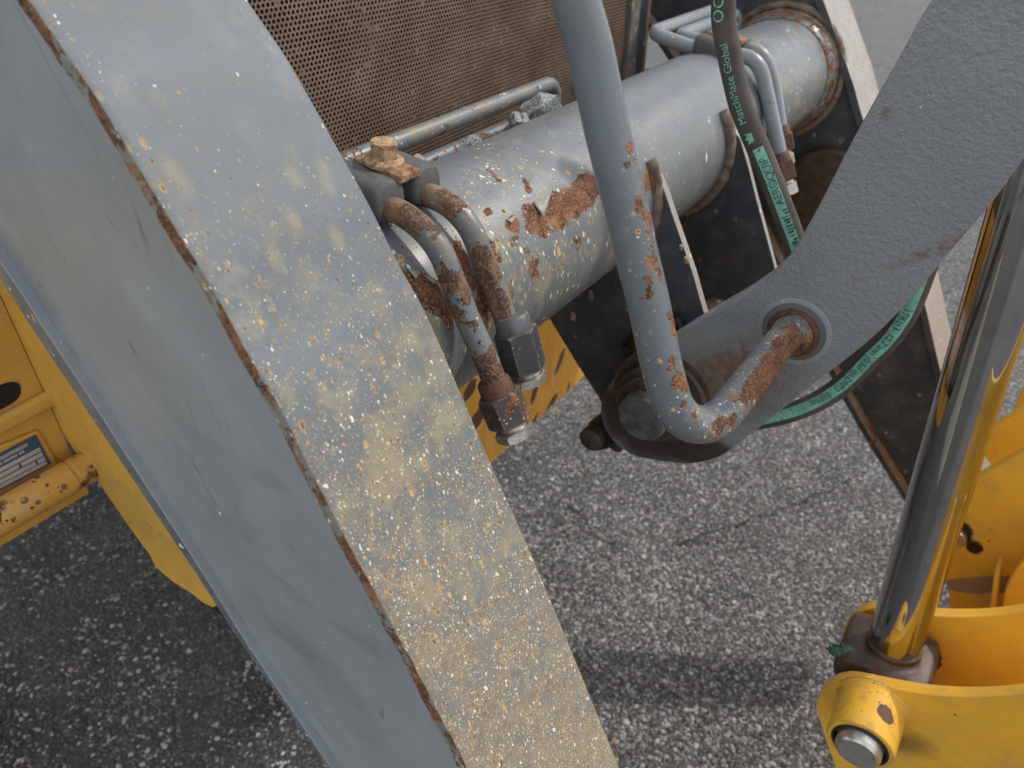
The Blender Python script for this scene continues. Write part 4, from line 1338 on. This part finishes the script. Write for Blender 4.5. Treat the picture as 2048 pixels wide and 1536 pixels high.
bmesh.ops.recalc_face_normals(bm, faces=bm.faces); bm.to_mesh(me); bm.free()
obj('rod_eye', me, m_eye, cyl, smooth=50)
gpts = [onL(x, y, CL - .05) for x, y in ((1668, 1304), (1676, 1300), (1688, 1296), (1698, 1296), (1663, 1300))]
obj('grease_wad', lump_mesh(gpts, [.006, .007, .006, .004, .004], 1.7, .8), m_greengrease, cyl, smooth=180)
gpts = [onL(x, y, CL + .030) for x, y in ((1842, 1285), (1852, 1295), (1860, 1308), (1862, 1322), (1858, 1330))]
obj('grease_wad', lump_mesh(gpts, [.010, .012, .012, .011, .009], 4.7, .3), m_grease, cyl, smooth=180)

# ------------------------------------------------------------------ yellow coupler
cp = thing('quick_coupler', W(.7, PX[1] + .2, -1.43), 'bright yellow bucket coupler with clevis plates at the lower right', 'coupler')
CN = .630
near_px = [(1634, 1428), (1631, 1412), (1634, 1396), (1646, 1379), (1668, 1366), (1690, 1361), (1712, 1362), (1756, 1372), (1810, 1383), (1858, 1391), (1946, 1397), (2048, 1391), (2250, 1360), (2300, 1800), (1800, 1800), (1700, 1620), (1655, 1490)]
def boss_blobs(c): return c
lo_ = W(.7, PX[1] + .2, -1.43)
rel = lambda p: p - lo_
m_near = worn('clevis_yellow_paint', YEL, (.80, .44, .04), rough=.36, grain=.06, wear=.012, chip=240, fine=0, dust=.32, edge=.7,
              chip_pal=((.12, .06, .02), (.3, .14, .05), (.12, .06, .02)),
              blobs=[(rel(onL(1800, 1480, CN)), .05, .03, .3, 'dirt')])
near_px = smooth_poly(near_px, 2)
c1 = obj('clevis_plate', plate_px(near_px, CN, .016), m_near, cp, bevel=.0012)
far_mu = [mu(x, y, CN) for x, y in near_px]
CFL = .752
c2 = obj('clevis_plate', prism([W(CFL, a, b) for a, b in far_mu], D * .016), m_yellow, cp, bevel=.0012)
bossc = W(CN, PX[1], PX[2])
bcen = onL(1726, 1470, CN - .05)
m_boss = worn('boss_yellow_paint', YEL, (.80, .44, .04), rough=.42, grain=.1, wear=.05, chip=420, fine=1, dust=.55, edge=.8, drips=.35, stain_col=(.36, .20, .08),
              chip_pal=((.14, .06, .03), (.3, .14, .05), (.12, .06, .02)), blobs=[(rel(W(CN - .030, PX[1] + .012, PX[2] + .033)), .0095, .0125, .2, 'chip')])
obj('boss_collar', lathe(bossc, -D, [(-.001, .0400), (.002, .0375), (.005, .0358), (.056, .0352), (.0585, .0338), (.0585, .0275), (.046, .027)], 64), m_boss, cp, smooth=40)
pn = obj('clevis_pin', lathe(bossc, -D, [(.0, .0238), (.066, .0238), (.0695, .0220), (.071, .0198), (.071, 0)], 64), m_pinsteel, cp, smooth=30)
obj('retaining_ring', lathe(bossc, -D, [(.0475, .0266), (.052, .0266), (.052, .0240)], 48), m_black, pn, smooth=30)
obj('grease', lathe(bossc, -D, [(.050, .0300), (.0592, .0296), (.0594, .0268), (.044, .0245)], 48), m_grease, pn, smooth=30)
# upper plates behind the rod
A_px = [(1912, 978), (1943, 960), (2048, 902), (2260, 785), (2300, 1500), (1900, 1500), (1899, 1260), (1897, 1185), (1890, 1152), (1878, 1125), (1866, 1085), (1880, 1010)]
LA = .93
m_plateA = worn('greasy_yellow_paint', YEL, (.80, .44, .04), rough=.38, grain=.06, wear=.012, chip=220, fine=0, dust=.4, edge=.7,
                chip_pal=((.12, .06, .02), (.3, .14, .05), (.12, .06, .02)),
                blobs=[(rel(onL(1922, 1062, LA)), .024, .016, -.75, 'grease'), (rel(onL(1948, 1095, LA)), .012, .014, .2, 'grease'),
                       (rel(onL(1990, 1170, LA)), .085, .016, .62, 'bare')])
obj('side_plate', plate_px(A_px, LA, .012), m_plateA, cp, bevel=.001)
pp_ = onL(1908, 1072, LA)
obj('hinge_pin', lathe(pp_, -D, [(-.005, .0155), (.006, .0155), (.008, .0135), (.008, 0)], 40), m_pinsteel, cp, smooth=30)
obj('rib', prism([onL(x, y, LA - .001) for x, y in ((1996, 1112), (2006, 1112), (1992, 1250), (1978, 1250))], -D * .05), m_yellow, cp, bevel=.001)
B_px = [(1950, 882), (1974, 860), (2048, 814), (2260, 690), (2280, 1100), (1995, 1100), (1985, 935)]
obj('side_plate', plate_px(B_px, 1.12, .012), m_yellow, cp, bevel=.001)
C_px = [(2026, 822), (2040, 788), (2062, 745), (2120, 660), (2300, 560), (2300, 1000), (2050, 1000)]
obj('side_plate', plate_px(C_px, 1.26, .012), m_yellow, cp, bevel=.001)
bk = catmull([(.50, -1.44), (.50, -1.15), (.54, -.90), (.60, -.72), (.63, -.60)], .02)
obj('unseen_bucket_back', prism([W(.25, a, b) for a, b in bk] + [W(.25, a + .02, b) for a, b in bk[::-1]], D * 1.9), m_yellow, cp, smooth=40)  # bucket wall out of view, added for its yellow reflection in the rod
hk = smooth_poly([(1996, 1300), (2004, 1200), (2022, 1152), (2060, 1105), (2140, 1060), (2300, 1020), (2300, 1400), (1996, 1400)], 2)
obj('hook_plate', plate_px(hk, .875, .014), m_yellow, cp, bevel=.001)

# ------------------------------------------------------------------ yellow loader body at the left and behind
fr_ = thing('loader_frame', W(.3, -.8, -1.40), 'aged yellow loader front frame behind the arms at the left', 'loader frame')
PM = -.75
LP_ = .236
# tower plate facing the near side
tw_px = [(-60, 480), (60, 560), (150, 640), (300, 900), (460, 1200), (425, 1216), (407, 1207), (383, 1188), (345, 1164), (311, 1135), (297, 1107), (268, 1068), (230, 1014), (208, 982), (192, 958), (164, 922), (130, 876), (104, 841), (80, 805), (62, 789), (41, 760), (0, 720), (-60, 660)]
m_tower = worn('tower_yellow_paint', (.80, .50, .09), (.74, .44, .07), rough=.45, grain=.08, wear=.015, chip=220, fine=0, dust=.4, edge=.6, chip_pal=((.85, .75, .5), (.3, .14, .05), (.12, .06, .02)))
obj('tower_plate', plate_px(tw_px, LP_, .014), m_tower, fr_, bevel=.0015)
# front panel (faces forward) with a slot
def pl(px, m): return [onM(x, y, m) for x, y in px]
q = lambda l, u_: W(l, PM, u_)
lA, _, uA = lmu(onM(0, 1010, PM)); lB, _, uB = lmu(onM(150, 880, PM))
panel_u0 = lmu(onM(30, 1040, PM))[2] - .02
panel_u1 = lmu(onM(20, 600, PM))[2] + .1
pnl = obj('front_panel', prism([q(-.1, panel_u0), q(LP_ - .001, panel_u0), q(LP_ - .001, panel_u1), q(-.1, panel_u1)], -M * .012), m_yellow_old, fr_)
# oval slot: flat black patch painting the shade inside the opening
sl = smooth_poly([(-40, 790), (-40, 840), (5, 818), (36, 800), (44, 780), (36, 763), (10, 766)], 2)
obj('slot_shade', prism(pl(sl, PM + .0015), -M * .003), m_core, pnl)
# folded ledge above the data plate
led = pl([(-40, 845), (150, 745), (166, 772), (-40, 882)], PM + .0)
obj('ledge', prism(led, M * .012), m_yellow_old, pnl, bevel=.008, segs=4)
# data plate with raised frame
fp = pl([(-60, 912), (74, 858), (112, 926), (-60, 1022)], PM + .001)
obj('plate_frame', prism(fp, M * .004), m_yellow_old, pnl, bevel=.002)
dpl = obj('data_plate', prism(pl([(-40, 928), (71, 869), (101, 927), (-40, 1000)], PM + .006), M * .001), simple('blue_plate', (.045, .10, .20), .4, n=.3, nscale=200), pnl)
def lerp(a, b, t): return (a[0] + (b[0] - a[0]) * t, a[1] + (b[1] - a[1]) * t)
m_row = simple('silver_row', (.50, .48, .45), .45, n=.3, nscale=200)
TLc, TRc, BRc, BLc = (-40, 928), (71, 869), (101, 927), (-40, 1000)
rows = [(.40, .52, [(.0, .965)]), (.56, .68, [(.0, .60), (.635, .965)]), (.72, .84, [(0, .83), (.86, .965)]), (.87, .97, [(0, .965)])]
for a, b, segs_ in rows:
    for s0, s1 in segs_:
        c4 = [lerp(lerp(TLc, TRc, s), lerp(BLc, BRc, s), v) for s, v in ((s0, a), (s1, a), (s1, b), (s0, b))]
        obj('data_row', prism(pl(c4, PM + .0072), M * .0003), m_row, dpl)
# the print on the blue head of the plate is too blurred to read: rows of small strokes
rr_ = random.Random(5)
for v0, v1, e_ in ((.10, .20, .80), (.25, .33, .72)):
    t_ = .02
    while t_ < e_:
        w_ = rr_.uniform(.012, .03)
        c4 = [lerp(lerp(TLc, TRc, s_), lerp(BLc, BRc, s_), v) for s_, v in ((t_, v0), (t_ + w_, v0), (t_ + w_, v1), (t_, v1))]
        obj('print_mark', prism(pl(c4, PM + .0072), M * .0002), m_row, dpl)
        t_ += w_ + (rr_.uniform(.006, .01) if rr_.random() < .8 else .03)
# rusty yellow tube along the bottom of the panel
ta, tb = onM(0, 1052, PM + .045), onM(186, 950, PM + .045)
lt, mt_, ut = lmu(tb)
la2, _, ua2 = lmu(ta)
obj('tie_tube', lathe(W(-.15, PM + .03, (ut + ua2) / 2), D, [(0, .0180), (lt - .016 + .15, .0180), (lt - .015 + .15, .0168), (lt - .012 + .15, .0168), (lt - .011 + .15, .0178), (lt + .012 + .15, .0174)], 48), m_yellow_rusty, fr_, smooth=40)
obj('unseen_engine_hood', prism([W(.47, -1.0, -.88), W(.47, -2.7, -.88), W(.47, -2.7, .95), W(.47, -1.5, .95), W(.47, -1.0, .55)], D * .95), m_yellow, fr_, bevel=.02)  # loader body out of view, added to shade the ground at left
# cross panel seen under the tube
CM = -.60
cc = [(840, 900), (1000, 680), (1100, 560), (1250, 500), (1300, 620)]
lc0, _, uc0 = lmu(onM(985, 932, CM)); lc1, _, uc1 = lmu(onM(1165, 747, CM))
base_ = W(.3, -.8, -1.40)
chipsC = [(1120, 722, .030, .009, .95), (1150, 690, .02, .008, .9), (1068, 790, .022, .010, 1.1), (1040, 745, .02, .01, .9), (940, 780, .02, .014, .7), (1100, 815, .035, .012, .72), (955, 838, .03, .018, .6), (1137, 775, .014, .005, 1.2), (1060, 860, .04, .008, .72)]
def mk_cross():
    g = G_('chipped_yellow_paint')
    co = g.obj()
    c = g.mix(g.step(g.noise(14, 5, .6), .35, .65), (.72, .37, .035), (.62, .30, .03))
    st = g.step(g.noise(30, 4, .6, vec=g.stretch(U, .2)), .52, .75)
    c = g.mix(g.math('MULTIPLY', st, .45), c, (.80, .56, .22))
    for x, y, rx, ry, an in chipsC:
        rel_ = g.vmath('SUBTRACT', co, tuple(float(v) for v in (onM(x, y, CM) - base_)))
        a1 = D * math.cos(an) + U * math.sin(an); a2 = -D * math.sin(an) + U * math.cos(an)
        xx = g.math('DIVIDE', g.vmath('DOT_PRODUCT', rel_, tuple(map(float, a1))), rx)
        yy = g.math('DIVIDE', g.vmath('DOT_PRODUCT', rel_, tuple(map(float, a2))), ry)
        e = g.math('SQRT', g.math('ADD', g.math('MULTIPLY', xx, xx), g.math('MULTIPLY', yy, yy)))
        e = g.math('ADD', e, g.math('MULTIPLY', g.math('SUBTRACT', g.noise(60, 4, .65), .5), 1.1))
        k_ = g.step(e, .94, 1.0, 1, 0)
        c = g.mix(g.step(e, 1.0, 1.3, .5, 0), c, (.80, .60, .36))
        c = g.mix(k_, c, (.11, .055, .03))
    return g.out(Base_Color=c, Roughness=.45, Normal=g.bump(g.noise(120, 3), .15, .001))
uu = (uc0 + uc1) / 2
obj('cross_panel', prism([W(.45, CM, uu), W(1.5, CM, uu), W(1.5, CM, uu + .5), W(.45, CM, uu + .5)], -M * .014), mk_cross(), fr_, bevel=.001)
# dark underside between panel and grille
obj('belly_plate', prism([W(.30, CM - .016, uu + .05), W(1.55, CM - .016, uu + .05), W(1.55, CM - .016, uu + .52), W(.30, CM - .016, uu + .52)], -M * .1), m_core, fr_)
